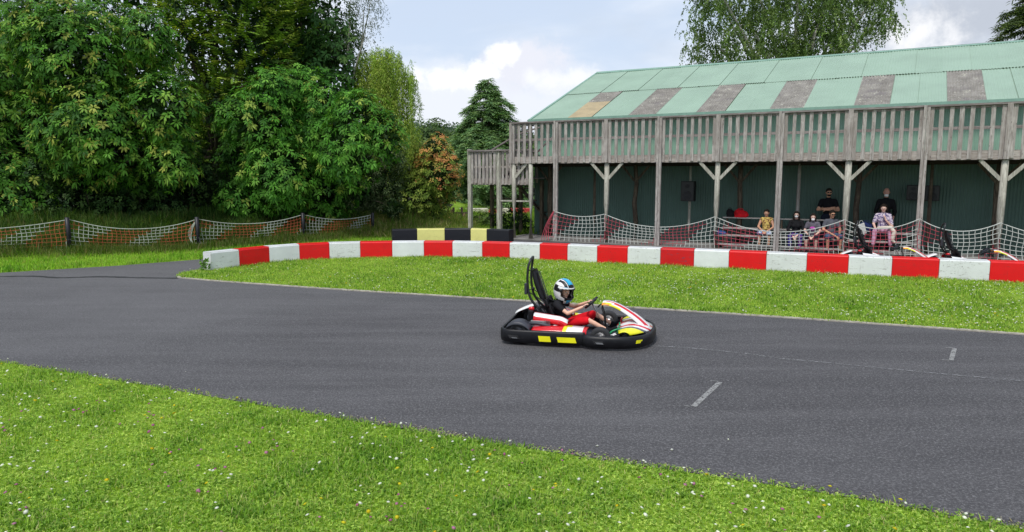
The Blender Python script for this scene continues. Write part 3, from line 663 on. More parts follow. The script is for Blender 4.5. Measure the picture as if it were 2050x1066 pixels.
# dark shrubs
def shrub(label, L, Y, base, cols, wts=None, L_=.12, W_=.035, dens=80, nl=7, name='shrub', mat='leaf', dy=.8, fillc=None, droop=.2, r0=.05):
    Ls = lobes_px(L, Y, dy); P, N = clumps(Ls, dens, (.66, 1.08)); P, N = drop_near(P, N, .4, 1.5, base[0])
    s_ = rosettes(P, N, nl, L_, W_, cols, wts, droop, .4, 'kite')+filler(Ls, 700, L_*1.3, L_*.6, fillc or DK); return plant(name, label, 'shrub', base, Ls, s_, mat, r0)
OL = [(.07, .12, .04), (.12, .17, .07), (.045, .08, .03), (.20, .24, .12)]
shrub('dark olive shrub with narrow leaves below the willow, right of the rounded tree', [(760, 330, 60), (700, 370, 62), (775, 380, 42), (660, 410, 48), (740, 420, 42), (785, 310, 26), (700, 425, 30), (785, 418, 24)], 25.6, (-5.2, 26.2), OL, [.35, .25, .3, .1], .15, .026, 120)
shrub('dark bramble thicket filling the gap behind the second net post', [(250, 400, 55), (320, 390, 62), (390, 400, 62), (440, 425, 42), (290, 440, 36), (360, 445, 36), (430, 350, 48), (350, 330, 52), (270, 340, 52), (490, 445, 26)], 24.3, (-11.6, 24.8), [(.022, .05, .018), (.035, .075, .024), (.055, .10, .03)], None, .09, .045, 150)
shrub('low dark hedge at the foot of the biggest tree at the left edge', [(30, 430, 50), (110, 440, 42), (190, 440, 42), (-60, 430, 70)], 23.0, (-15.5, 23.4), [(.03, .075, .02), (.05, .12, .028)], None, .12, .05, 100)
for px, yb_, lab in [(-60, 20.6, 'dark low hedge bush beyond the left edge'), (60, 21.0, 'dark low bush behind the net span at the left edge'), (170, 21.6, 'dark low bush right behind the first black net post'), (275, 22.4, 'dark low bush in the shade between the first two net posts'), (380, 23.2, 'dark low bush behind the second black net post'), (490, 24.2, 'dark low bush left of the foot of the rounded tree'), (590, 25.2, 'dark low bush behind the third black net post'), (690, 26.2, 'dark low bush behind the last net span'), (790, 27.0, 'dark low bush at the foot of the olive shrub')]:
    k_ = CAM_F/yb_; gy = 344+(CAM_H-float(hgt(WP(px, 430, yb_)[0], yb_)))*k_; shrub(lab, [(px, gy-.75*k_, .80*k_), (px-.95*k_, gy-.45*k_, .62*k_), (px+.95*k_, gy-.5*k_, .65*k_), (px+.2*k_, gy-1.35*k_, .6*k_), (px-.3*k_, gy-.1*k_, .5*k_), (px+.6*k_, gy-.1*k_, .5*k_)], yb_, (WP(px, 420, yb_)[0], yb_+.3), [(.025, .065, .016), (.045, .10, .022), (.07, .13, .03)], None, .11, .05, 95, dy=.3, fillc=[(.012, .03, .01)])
# photinia with red young leaves
LP = lobes_px([(860, 385, 50), (880, 350, 46), (846, 325, 36), (872, 303, 34), (893, 385, 30), (836, 395, 38), (866, 418, 36), (895, 325, 24), (836, 355, 38), (900, 360, 22)], 26.4, .6)
P, N = clumps(LP, 125, (.7, 1.07)); hot = sm((P[:, 2]-1.5)/1.6)*.95+sm((P[:, 0]+3.1)/.9)*.45; hk = rng.uniform(size=len(P)) < hot*.75
s_ = rosettes(P[hk], N[hk], 7, .12, .04, [(.50, .22, .08), (.58, .30, .10), (.40, .30, .07), (.34, .38, .07)], [.3, .3, .2, .2], .1, .8, 'kite')
s_ += rosettes(P[~hk], N[~hk], 7, .12, .045, [(.17, .26, .04), (.12, .20, .035), (.26, .33, .06)], None, .2, .5, 'kite')+filler(LP, 800, .15, .07, [(.03, .05, .015)])
plant('photinia_shrub', 'round shrub with orange red young leaves left of the timber landing', 'shrub', (-3.0, 26.9), LP, s_, 'leaf', .055)
shrub('dark leafy bush growing under the timber landing stairs', [(1000, 440, 24), (1030, 432, 26), (1052, 450, 20), (1018, 460, 20), (1045, 466, 14)], 25.2, (.1, 25.4), [(.02, .045, .018), (.035, .065, .025)], None, .10, .04, 200, dy=.3)
shrub('pale green rough bush beyond the timber landing', [(960, 440, 20), (980, 445, 18), (945, 450, 14), (985, 425, 12)], 28.0, (-1.2, 28.2), [(.14, .22, .045), (.20, .28, .06), (.09, .15, .035)], None, .11, .03, 170, fillc=[(.05, .09, .02)])
# cedar
def cedar(name, label, base, Htot, Rmax, tiers, cols, seed=1, droop=.14, tipdroop=.28):
    rnd = random.Random(seed); base = V3(base[0], base[1], float(hgt(*base[:2]))); root = empty(name, base, 0, label, 'tree'); mb = MB()
    mb.tube([(0, 0, -.2), (0, 0, Htot*.5), (.05, 0, Htot)], [.2, .12, .02], 8); P = []; D = []; Wt = []
    for t in range(tiers):
        f = t/(tiers-1); z = Htot*(.10+.87*f)+rnd.uniform(-.2, .2); rad = Rmax*(1-f)**.8*(1+.22*rnd.uniform(-1, 1))+.3; nb_ = max(7, int(17-8*f))
        for k in range(nb_):
            a = rnd.uniform(0, 6.283); r = rad*rnd.uniform(.5, 1.2); z = Htot*(.10+.87*f)+rnd.uniform(-.3, .3); rise = .35*(1-f*.3); pts = []
            for j in range(7):
                g = j/6; pts.append(V3(math.cos(a)*r*g, math.sin(a)*r*g, z+r*(rise*g-(rise+tipdroop*.6)*g*g)))
            mb.tube(pts, list(np.linspace(.05*(1-f)+.012, .006, 7)), 5)
            for j in range(int(26*r)+8):
                g = rnd.uniform(.18, 1.0)**.7; i0 = min(int(g*6), 5); q = pts[i0]*(1-(g*6-i0))+pts[i0+1]*(g*6-i0); sd = V3(-math.sin(a), math.cos(a), 0)*rnd.choice((-1, 1))
                P.append(q); D.append(nrm(V3(math.cos(a), math.sin(a), 0)*rnd.uniform(.3, 1)+sd*rnd.uniform(.1, .9)+V3(0, 0, rnd.uniform(-.35, .25)))); Wt.append((1-f)*.5+.6)
    P = np.array(P); D = np.array(D); n = len(P); t0 = tints(n, cols, None, .2); sets = []; up = np.tile([0, 0, 1.], (n, 1)); S = unit(np.cross(D, up))
    for j in range(8):
        f = j/7; Q = P+D*(.42*f)+np.array([0, 0, -.10])*f*f; DD = unit(D*.6+S*((-1)**j)*.8+np.array([0, 0, -.25])); sets.append(leafset(Q, DD, up+rng.normal(size=(n, 3))*.3, .22*rng.uniform(.7, 1.2, n), .055, np.clip(t0*(.8+.4*f), .002, 1), 'kite', .15))
    V, F, T = join(sets); fast_mesh('crown', V, F, M['needle'], root, T); mb.build('trunk', M['trunk'], root, smooth=True); return root
CB = [(.09, .18, .07), (.14, .25, .09), (.20, .31, .11)]
cb = WP(978, 410, 44.0); cedar('cedar_tree', 'cedar with drooping layered branches left of the barn roof', (cb[0], 44.0), 7.7, 3.6, 24, CB, 12, tipdroop=.5)
cedar('conifer_tree', 'top of a ragged conifer peeking over the barn roof at the right edge', (23.2, 31.0), 13.0, 3.9, 22, [(.07, .11, .03), (.11, .15, .035), (.05, .08, .03)], 9)
# birch behind the barn
LB = lobes_px([(1440, 40, 62), (1500, 70, 60), (1570, 40, 75), (1640, 60, 62), (1700, 30, 62), (1600, -40, 90), (1500, -40, 80), (1750, 20, 42), (1410, 95, 34), (1530, 120, 60), (1640, 110, 55), (1690, -50, 70), (1775, 45, 24), (1420, -20, 40), (1770, -10, 30)], 41.0, 3.0)
P, N = clumps(LB, 62, (.25, 1.12), -1); P, N = drop_near(P, N, .22, .8, 4)
s_ = weeping(P, .25, 1.25, 22, .15, .065, [(.09, .15, .04), (.13, .20, .05), (.06, .10, .03), (.20, .27, .08)], [.35, .3, .2, .15], .5)+filler(LB, 40, .22, .12, [(.04, .07, .02)], .85)
plant('birch_tree', 'large birch with hanging leafy branches rising behind the green barn roof', 'tree', (WP(1580, 300, 42)[0], 42.0), LB, s_, 'leaf', .35, M['birchbark'], fork=.45)
# treeline in the middle distance and the wooded hill
def massed(name, label, cx, cy, rad, n_leaf, size, cols, kind, group=None):
    sets = []
    for x0, y0, r0, hh in zip(cx, cy, rad, np.asarray(rad)*1.5):
        z0 = float(hgt(x0, y0)); m = n_leaf; d = rdir(m); d[:, 1] = -np.abs(d[:, 1])*.9+.1*d[:, 1]
        lump = 1+.22*np.sin(d[:, 0]*7+x0)*np.sin(d[:, 2]*6+y0); Pq = np.array([x0, y0, z0+hh*.55])+d*np.array([r0, r0, hh*.6])*lump[:, None]*rng.uniform(.75, 1.05, (m, 1))
        t0 = tints(m, cols, None, .12)*(.8+.4*rng.uniform()); sets.append(leafset(Pq, unit(rdir(m)+d*.3), unit(d+rdir(m)*.5), size*rng.uniform(.6, 1.3, m), size*.7, t0, 'kite', .1))
    V, F, T = join(sets); o = fast_mesh(name, V, F, M['leaf'], None, T); return tag(o, label, 'trees', group, kind)
n = 460; yy = rng.uniform(165, 300, n); xx = rng.uniform(-.20, .06, n)*yy
massed('hill_woods', 'dark wooded hill far behind the orange red shrub', xx, yy, rng.uniform(4, 6.5, n), 110, 1.1, [(.05, .085, .055), (.07, .115, .065), (.10, .14, .075)], 'stuff')
for i, (px, Yd, rr, lab) in enumerate([(905, 62, 1.9, 'rounded mid green tree in the distance right of the orange red shrub'), (935, 70, 2.4, 'green tree in the distance directly left of the cedar'), (1010, 66, 2.3, 'dark green tree in the distance right of the cedar trunk'), (868, 78, 2.9, 'distant green tree showing just above the orange red shrub'), (1055, 75, 2.4, 'distant dark tree behind the upper deck corner')]):
    c = WP(px, 400, Yd); cz = float(hgt(c[0], Yd)); Lt = [(np.array([c[0]+dx*rr, Yd+dyy*rr, cz+hz*rr]), (rr*q_, rr*q_, rr*q_*1.05)) for dx, dyy, hz, q_ in ((0, 0, 1.3, .85), (-.6, .2, .8, .62), (.6, .1, .85, .6), (.1, -.2, 1.9, .5), (-.3, 0, .45, .6), (.35, 0, .4, .55))]
    P, N = clumps(Lt, 22, (.6, 1.1)); s_ = rosettes(P, N, 6, .42, .2, [(.045, .085, .025), (.07, .12, .035), (.10, .15, .045)], None, .2, .5, 'kite')+filler(Lt, 40, .6, .4, DK)
    plant('broadleaf_tree', lab, 'tree', (c[0], Yd), Lt, s_, 'leaf', .25)
# ------------------------------------------------------------------ barn
ZE, ZR, DE, RR, DW = 3.906, 6.149, 1.244, 5.855, 1.611
S0, S1 = -1.69, 21.0
def ribmat(name, col, var=.07, dirt=.25, rough=.5):
    m, b = newmat(name); co = b.n('ShaderNodeTexCoord').outputs['Object']
    n1 = b.noise(co, .9, 5, .6); mp = b.n('ShaderNodeMapping', {'Vector': co, 'Scale': (7, 7, .6)}).outputs[0]; n2 = b.noise(mp, 1.5, 5, .65)
    c = b.mix(b.ramp(n1, .3, .7), mul(col, 1-var), mul(col, 1+var)); c = b.mix(b.math('MULTIPLY', b.ramp(n2, .52, .8), dirt), c, mul(col, .55))
    vo = b.n('ShaderNodeTexVoronoi', {'Vector': co, 'Scale': 2.6}).outputs[0]; c = b.mix(b.math('MULTIPLY', b.math('SUBTRACT', 1.0, b.ramp(vo, .015, .04)), .7), c, mul(col, .35))
    finish(b, c, rough, .4, 0); return m
M['roofg'] = ribmat('green_roof_steel', (.265, .375, .285)); M['roofg2'] = ribmat('green_roof_steel_faded', (.272, .382, .292))
M['wallg'] = ribmat('green_wall_steel', (.24, .40, .305), .06, .3); M['wallg_shaded'] = ribmat('green_wall_steel_shaded', (.064, .12, .097), .1, .35)  # lower front wall: green steel with the under-deck shade put into its colour
def skymat():
    m, b = newmat('lichened_skylight'); co = b.n('ShaderNodeTexCoord').outputs['Object']
    n1 = b.noise(co, 3, 7, .7); n2 = b.noise(co, 5.5, 8, .75, 1.2)
    c = b.mix(b.ramp(n1, .3, .7), (.165, .15, .13), (.29, .27, .24)); c = b.mix(b.math('MULTIPLY', b.ramp(n2, .57, .63), .85), c, (.55, .54, .44))
    c = b.mix(b.math('MULTIPLY', b.ramp(b.noise(co, 2.2, 4), .55, .7), .5), c, (.13, .11, .12)); finish(b, c, .7, .3); return m
M['skyl'] = skymat(); M['ochre'] = pmat('ochre_sheet', (.38, .30, .17), .6, .12, 3, dirt=.2)
M['rib_dark'] = pmat('flashing', (.20, .34, .27), .5, .1)
def corr(mb, o, ud, L, wd, H_, nrm_, pitch=.076, amp=.009, m=0, ph=0, spw=6):
    n = max(2, int(L/pitch*spw)); rows = []
    for i in range(n+1):
        x = L*i/n; z = amp*math.sin(2*math.pi*(x+ph)/pitch); p = o+ud*x+nrm_*z; rows.append([p, p+wd*H_])
    mb.grid(rows, m=m)
barn = empty('barn', BP(0, DW, 0), 0, 'long green corrugated barn with a balcony along its front', 'barn'); ORG = BP(0, DW, 0)
def lb(s, D, z): return BP(s, D, z)-ORG
RVEC = nrm(RR*BV+(ZR-ZE)*BZ); RL = math.hypot(RR, ZR-ZE); RN = nrm(np.cross(BU, RVEC)); RN = RN if RN[2] > 0 else -RN
def rp(s, t, up=0): return lb(s, DE, ZE)+RVEC*(RL*t)+RN*up
SKY = [(-.30, .86), (1.81, .88), (3.955, .86), (6.07, .90), (8.25, .86), (10.42, .84), (12.6, .86), (14.75, .86)]
FL = .508; SHW = 2.125/3
roof = MB(); edges = sorted({round(S0, 3)}|{round(-.30+SHW*1.0*k, 3) for k in range(0, 31)}|{round(-.30-SHW, 3)}); edges = [e for e in edges if e >= S0-.01]
for k in range(len(edges)-1):                                     # upper row of sheets, each lapped over its neighbour
    a, b_ = edges[k], edges[k+1]; lift = .004+.008*(k % 2); corr(roof, rp(a, FL-.012, lift+.006), BU, b_-a, RVEC, RL*(1.0-FL+.012), RN, m=k % 2 if k % 3 else 0)
cur = S0; segs = []
for s, w in SKY+[(S1, 0)]:
    e = [cur]+[cur+(s-cur)*j/max(1, round((s-cur)/SHW)) for j in range(1, max(1, round((s-cur)/SHW))+1)]
    segs += list(zip(e[:-1], e[1:])); cur = s+w
for k, (a, b_) in enumerate(segs):
    corr(roof, rp(a, 0, .004+.008*(k % 2)-.012), BU, b_-a, RVEC, RL*FL, RN, m=(k+1) % 2)
back = lb(S0, DE+2*RR, ZE); corr(roof, lb(S0, DE+RR, ZR), BU, 17, nrm(RR*BV-(ZR-ZE)*BZ), RL, RN, pitch=.3, amp=.01, spw=4)
roof.build('roof', [M['roofg'], M['roofg2']], barn, smooth=True)
for k, (s, w) in enumerate(SKY):
    mb = MB()
    if k == 0:
        corr(mb, rp(s, .30, .004), BU, w, RVEC, RL*(FL-.30), RN, m=0, amp=.013); corr(mb, rp(s, 0, .006), BU, w, RVEC, RL*.30, RN, m=1, amp=.006); mb.build('roof_skylight', [M['skyl'], M['ochre']], barn, smooth=True)['label'] = 'lichened roof panel with an ochre lower half'
    else: corr(mb, rp(s, 0, .004), BU, w, RVEC, RL*FL, RN, amp=.014); mb.build('roof_skylight', M['skyl'], barn, smooth=True)
mb = MB(); ca = rp(S0-.02, .985, .026); mb.beam(ca, ca+BU*(S1-S0), .16, .018, side=RVEC); cb_ = lb(S0-.02, DE+RR+.06, ZR-.01)+RN*0
mb.tube([rp(S0-.02, 1, .02), rp(S1, 1, .02)], .035, 8); mb.build('ridge_cap', M['rib_dark'], barn)
mb = MB(); mb.beam(rp(S0-.01, -.005, .008), rp(S0-.01, 1.0, .008), .09, .03, side=BU); mb.beam(rp(S0-.03, -.005, -.05), rp(S0-.03, 1.0, -.05), .022, .13, side=BU); mb.build('barge_board', M['rib_dark'], barn)
# walls
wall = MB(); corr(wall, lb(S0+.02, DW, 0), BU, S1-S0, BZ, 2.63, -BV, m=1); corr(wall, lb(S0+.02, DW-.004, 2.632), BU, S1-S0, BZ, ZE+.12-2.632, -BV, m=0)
GE = DE+2*RR-.3
rows = []
nW = int((GE-DW)/.076*5)
for i in range(nW+1):
    d = DW+(GE-DW)*i/nW; zt = ZE+(ZR-ZE)*(1-abs(d-(DE+RR))/RR)-.04; z_ = .009*math.sin(2*math.pi*(d/.076)); rows.append([lb(S0+.02+z_, d, 0), lb(S0+.02+z_, d, zt)])
wall.grid(rows, m=0); wall.build('wall', [M['wallg'], M['wallg_shaded']], barn, smooth=True)
mb = MB(); mb.box(lb((S0+S1)/2, DE-.02, ZE-.05), (S1-S0, .10, .012), (BU, BV, BZ)); mb.box(lb((S0+S1)/2, DE-.07, ZE-.01), (S1-S0, .012, .09), (BU, BV, BZ)); mb.build('gutter', M['rib_dark'], barn)
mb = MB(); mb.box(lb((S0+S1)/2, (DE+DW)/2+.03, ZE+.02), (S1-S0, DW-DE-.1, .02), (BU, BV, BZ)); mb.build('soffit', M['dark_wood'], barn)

# ------------------------------------------------------------------ balcony
ZD, ZT, ZF = 2.445, 3.744, 2.66
bal = empty('balcony', BP(-1, 0, 0), 0, 'raised weathered timber balcony with picket railing on posts along the barn', 'balcony'); BO2 = BP(-1, 0, 0)
def bb(s, D, z): return BP(s, D, z)-BO2
AX = (BU, BV, BZ); KMAX = 10; rnd = random.Random(4); SB = -1.0*DS; SE = KMAX*DS+.8
def pickets(mb, p0, dirv, L, z0, z1, side, gap=.2079, w=.094, t=.022, skip=()):
    n = int(round(L/gap))
    for i in range(n):
        x = gap*(i+.5)*L/(n*gap)
        if i in skip: continue
        ww = w*rnd.uniform(.9, 1.08); dz = rnd.uniform(-.018, .018); tl = rnd.gauss(0, .004); a = p0+dirv*(x+tl)+BZ*(z0+dz); b_ = p0+dirv*(x-tl)+BZ*(z1+rnd.uniform(-.006, .0)); mb.beam(a, b_, ww, t, side=side) if False else mb.box((a+b_)/2, (ww, t, z1-z0-dz), (dirv, side, nrm(b_-a)))
for k in range(-1, KMAX):
    mb = MB(); pickets(mb, bb(k*DS, -.075, 0), BU, DS, 2.47, ZT-.03, BV); mb.build('railing_panel', M['deckwood'], bal)
mb = MB(); pickets(mb, bb(SB-.02, -.02, 0), BV, 1.55, 2.49, ZT-.03, BU); mb.build('railing_panel', M['deckwood'], bal)
mb = MB()
for k in range(-1, KMAX): mb.box(bb((k+.5)*DS, -.06, ZT), (DS-.004, .14, .045+.003*(k % 2)), AX)
mb.box(bb(SB-.03, .76, ZT), (.13, 1.5, .04), AX); mb.build('top_rail', M['railwood'], bal)
mb = MB(); mb.box(bb((SB+SE)/2, -.04, ZT-.055), (SE-SB, .045, .06), AX); mb.box(bb((SB+SE)/2, -.04, 3.20), (SE-SB, .04, .075), AX); mb.box(bb(SB+.005, .75, 3.20), (.04, 1.45, .075), AX); mb.build('mid_rail', M['railwood'], bal)
mb = MB()
for k in range(-1, KMAX, 2): mb.box(bb((k+1)*DS, -.035, 2.56), (2*DS-.006, .045, .22), AX)
mb.box(bb(SB+.0, .75, 2.56), (.045, 1.5, .22), AX); mb.build('fascia_board', M['fascia'], bal)
mb = MB()
nbd = 11
for i in range(nbd): mb.box(bb((SB+SE)/2, .07+i*.139, ZF), (SE-SB-.05, .132, .032), AX)
mb.build('deck_boards', M['railwood'], bal)
mb = MB()
for i in range(int((SE-SB)/.45)): mb.box(bb(SB+.05+i*.45, .8, 2.54), (.045, 1.46, .19), AX)
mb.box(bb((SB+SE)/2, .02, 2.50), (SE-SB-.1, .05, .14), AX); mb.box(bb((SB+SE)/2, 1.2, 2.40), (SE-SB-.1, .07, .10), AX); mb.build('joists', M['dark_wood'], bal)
for k in range(0, KMAX+1):
    mb = MB()
    if k % 2 == 0:
        mb.box(bb(k*DS-.035, -.135, (ZT+.02)/2), (.065, .085, ZT+.01), AX); mb.box(bb(k*DS+.037, -.13, (ZT-.03)/2), (.07, .075, ZT-.03), AX)
        mb.build('post', M['deckwood'], bal, bevel=.005)
    else:
        rr = .075+.004*(k % 3); mb.tube([bb(k*DS+(.015 if k == 7 else 0), -.0, -.05), bb(k*DS, 0, 1.2), bb(k*DS, 0, ZD+.02)], [rr*1.05, rr, rr*.93], 12); po = mb.build('post', M['post'], bal, smooth=True)
        for sg in (-1, 1):
            mb = MB(); mb.beam(bb(k*DS+sg*.06, -.01, 1.98), bb(k*DS+sg*.50, -.01, 2.45), .045, .085, side=BV); mb.build('brace', M['post'], po)
        mb = MB(); mb.box(bb(k*DS, -.1, (2.46+ZT)/2), (.115, .075, ZT-2.46), AX); mb.build('railing_post', M['deckwood'], bal, bevel=.004)
for s, hasb in ((-1.58, True), (-.955, False)):
    mb = MB(); mb.tube([bb(s, 0, -.05), bb(s+.01, 0, 1.3), bb(s, 0, ZD+.02)], [.082, .076, .07], 12); po = mb.build('post', M['post'], bal, smooth=True)
    if hasb:
        mb = MB(); mb.beam(bb(s+.06, -.01, 2.0), bb(s+.48, -.01, 2.44), .045, .08, side=BV); mb.build('brace', M['post'], po)
mb = MB(); mb.box(bb(SB+.03, -.1, (2.46+ZT)/2), (.09, .07, ZT-2.46), AX); mb.build('railing_post', M['deckwood'], bal)
# old round logs and slim studs standing against the barn wall under the deck
for s, r, brc, mt in ((-.86, .085, 1, 'bark'), (.76, .045, 0, 'bark'), (2.16, .075, 1, 'bark'), (3.89, .04, 0, 'post'), (5.37, .075, 1, 'bark'), (6.98, .05, 0, 'deckwood'), (8.49, .075, 1, 'bark'), (10.2, .045, 0, 'bark'), (11.63, .08, 1, 'bark'), (13.4, .05, 0, 'bark')):
    mb = MB(); w_ = [rnd.uniform(-.025, .025) if r > .06 else 0 for _ in range(5)]
    mb.tube([bb(s+w_[i], 1.2+w_[-i-1], z) for i, z in enumerate((-.05, .6, 1.2, 1.8, 2.4))], [r*1.08, r*1.02, r, r*.9, r*.85], 10); po = mb.build('inner_post', M[mt], bal, smooth=True)
    if brc:
        for sg in (-1, 1): mb = MB(); mb.beam(bb(s+sg*.04, 1.17, 1.9), bb(s+sg*.45, 1.17, 2.38), .04, .06, side=BV); mb.build('brace', M['bark'], po)

# ------------------------------------------------------------------ landing and stairs left of the balcony
lan = empty('timber_landing', BP(-3.38, .1, 0), 0, 'lower timber landing with picket railing and stairs, left end of the balcony', 'stair landing'); LO = BP(-3.38, .1, 0)
def ll(s, D, z): return BP(s, D, z)-LO
for s, D, z1, w, h0 in ((-3.36, .12, 2.95, .13, 0), (-2.2, .12, 2.93, .16, 0), (-3.30, 1.45, 1.9, .10, 1), (-2.15, 1.5, 1.9, .10, 1), (-1.25, 1.35, 1.9, .10, 1)):
    mb = MB(); mb.box(ll(s, D, z1/2-.05), (w, .12, z1+.1), AX)
    if w == .16: mb.box(ll(s+.03, D-.08, z1/2-.05), (.05, .035, z1), AX)
    mb.build('post', M['post' if not h0 else 'bark'], lan, bevel=.005)
mb = MB(); pickets(mb, ll(-3.30, .06, 0), BU, 1.03, 1.79, 2.86, BV, .155, .09); mb.build('railing_panel', M['deckwood'], lan)
mb = MB(); pickets(mb, ll(-2.11, .07, 0), BU, 1.2, 1.79, 2.86, BV, .155, .085); mb.build('railing_panel', M['deckwood'], lan)
mb = MB(); pickets(mb, ll(-3.38, .18, 0), BV, 1.25, 1.79, 2.86, BU, .17, .09); mb.build('railing_panel', M['deckwood'], lan)
mb = MB(); pickets(mb, ll(-3.30, 1.46, 0), BU, 1.9, 1.79, 2.86, BV, .19, .085); mb.build('railing_panel', M['deckwood'], lan)
mb = MB(); mb.box(ll(-2.15, .05, 2.89), (2.48, .13, .045), AX); mb.box(ll(-3.39, .8, 2.885), (.12, 1.35, .04), AX); mb.box(ll(-2.3, 1.47, 2.885), (2.0, .1, .04), AX); mb.build('top_rail', M['railwood'], lan)
mb = MB(); mb.box(ll(-2.15, .105, 2.35), (2.4, .035, .07), AX); mb.box(ll(-2.15, .11, 1.86), (2.44, .045, .2), AX); mb.box(ll(-3.36, .8, 1.86), (.045, 1.3, .2), AX); mb.build('mid_rail', M['fascia'], lan)
mb = MB()
for i in range(9): mb.box(ll(-2.2, .2+i*.148, 1.97), (2.3, .14, .03), AX)
mb.build('deck_boards', M['railwood'], lan)
mb = MB(); mb.beam(ll(-2.1, .03, 1.24), ll(-1.0, .03, 1.24), .075, .045, side=BV); mb.build('cross_rail', M['post'], lan); mb = MB(); mb.beam(ll(-3.3, 1.4, 1.26), ll(-2.2, 1.4, 1.26), .075, .045, side=BV); mb.build('cross_rail', M['bark'], lan)
mb = MB()
for i in range(5): mb.box(ll(-2.25+i*.24, .95, 2.08+i*.125), (.26, .8, .035), AX)
for D in (.52, 1.36): mb.beam(ll(-2.4, D, 1.98), ll(-1.2, D, 2.6), .2, .04, side=BV)
mb.build('upper_stairs', M['railwood'], lan)
mb = MB()
for i in range(9): mb.box(ll(-2.3+i*.2, 1.95, 1.80-i*.2), (.24, .8, .035), AX)
for D in (1.54, 2.36): mb.beam(ll(-2.5, D, 1.95), ll(-.55, D, .0), .22, .045, side=BV)
mb.build('lower_stairs', M['bark'], lan)
mb = MB(); mb.beam(ll(-2.7, .5, 2.93), ll(-1.7, .5, 3.42), .07, .045, side=BV); mb.beam(ll(-1.7, .5, 3.42), ll(-.9, .5, 3.62), .07, .045, side=BV); mb.beam(ll(-1.3, .9, 2.75), ll(-.4, .9, 3.5), .06, .04, side=BV); mb.build('handrail', M['railwood'], lan)

# ------------------------------------------------------------------ loudspeakers
M['spk'] = pmat('speaker_black', (.006, .006, .007), .6, .2); M['grille'] = pmat('speaker_grille', (.012, .012, .013), .5, .5, 90)
def speaker(s, D, z, w, h, label):
    root = empty('loudspeaker', BP(s, D, z), 0, label, 'speaker'); mb = MB(); mb.box((0, 0, 0), (w, .24, h), AX); mb.build('cabinet', M['spk'], root, bevel=.012)
    mb = MB(); mb.box(-BV*.124, (w*.9, .012, h*.92), AX); mb.build('grille', M['grille'], root, bevel=.004)
    mb = MB()
    for zz, r in ((-.12*h/.55, min(w, h)*.33), (.26*h, min(w, h)*.17)): mb.lathe([(r, 0), (r*.95, .012), (r*.5, .004), (r*.2, .01), (0, .012)], tuple(-BV*.130+BZ*zz), tuple(-BV), 20)
    mb.build('driver_cone', M['rubber'], root); mb = MB(); mb.box(BV*.17, (.06, .12, .06), AX); mb.build('bracket', M['tubeblk'], root)
speaker(3.89, 1.03, 1.60, .40, .60, 'tall black loudspeaker hung on a slim post under the balcony')
speaker(9.80, 1.38, 1.62, .30, .40, 'left black loudspeaker of the pair behind the square post near the right edge'); speaker(10.24, 1.38, 1.61, .34, .40, 'right black loudspeaker of the pair behind the square post near the right edge')

# ------------------------------------------------------------------ tiered benches
def tiers(s0, s1, rows, label):
    root = empty('tiered_bench', BP(s0, .5, 0), 0, label, 'bench'); o0 = BP(s0, .5, 0); L = s1-s0
    for D, z, w, t in rows: mb = MB(); mb.box(BP((s0+s1)/2, D, z)-o0, (L, w, t), AX); mb.build('plank', M['bench'], root, bevel=.004)
    nf = max(2, int(L/1.2)+1)
    for i in range(nf):
        s = s0+.12+(L-.24)*i/(nf-1); mb = MB(); Dm, zm = rows[0][0], rows[0][1]
        for D, z, w, t in rows: mb.box(BP(s, D, z/2-t/2)-o0, (.05, .05, z-t*.5), AX)
        mb.box(BP(s, (rows[0][0]+rows[-1][0])/2, .05)-o0, (.045, abs(Dm-rows[-1][0])+.2, .05), AX)
        mb.build('leg', M['bark'], root)
tiers(4.95, 8.25, [(1.02, .84, .10, .035), (.86, .55, .26, .035), (.55, .36, .26, .035), (.2, .13, .24, .035)], 'left set of bleached tiered plank benches under the balcony')
tiers(8.35, 9.95, [(.95, .55, .3, .04), (.42, .36, .26, .035), (.1, .14, .22, .035)], 'right set of bleached tiered plank benches, partly behind a parked kart')

# ------------------------------------------------------------------ barriers
def barmat(name, col, dirtc, amt, seed):
    m, b = newmat(name); co = b.n('ShaderNodeTexCoord').outputs['Object']; co = b.vmath('ADD', co, (seed*3.1, seed, 0)).outputs[0]
    n1 = b.noise(co, 2.5, 5, .6); c = b.mix(b.ramp(n1, .3, .7), mul(col, .93), mul(col, 1.05))
    mp = b.n('ShaderNodeMapping', {'Vector': co, 'Scale': (2.2, 2.2, 8)}).outputs[0]; sc = b.noise(mp, 2.2, 8, .75, .5); c = b.mix(b.math('MULTIPLY', b.ramp(sc, .55, .66), b.math('MULTIPLY', amt, .75)), c, dirtc)
    mp2 = b.n('ShaderNodeMapping', {'Vector': co, 'Scale': (16, 16, 2.2)}).outputs[0]; c = b.mix(b.math('MULTIPLY', b.ramp(b.noise(mp2, 1.4, 5, .7), .56, .8), amt*.5), c, dirtc)
    sp = b.noise(co, 38, 3, .6); c = b.mix(b.math('MULTIPLY', b.ramp(sp, .60, .70), b.math('MULTIPLY', b.ramp(b.noise(co, 2.1, 3), .5, .64), amt)), c, mul(dirtc, .5))
    sp2 = b.n('ShaderNodeSeparateXYZ', {0: b.n('ShaderNodeTexCoord').outputs['Object']})
    c = b.mix(b.math('MULTIPLY', b.math('SUBTRACT', 1.0, b.ramp(b.math('ADD', sp2.outputs[2], b.math('MULTIPLY', n1, .12)), .04, .16)), .45), c, dirtc)
    finish(b, c, .42, .4, 0, n1, .1, .01); return m
MW = [barmat('barrier_white', (.70, .71, .72), (.24, .22, .19), .95, i) for i in range(3)]; MR = [barmat('barrier_red', lin(222, 12, 22), (.28, .045, .04), .65, i) for i in range(3)]
MY = barmat('barrier_yellow', lin(226, 222, 135), (.35, .33, .15), .4, 1); MK = barmat('barrier_black', (.011, .012, .016), (.05, .05, .05), .4, 2); MRS = barmat('barrier_red_scuffed', lin(205, 18, 26), (.10, .06, .10), .95, 7)
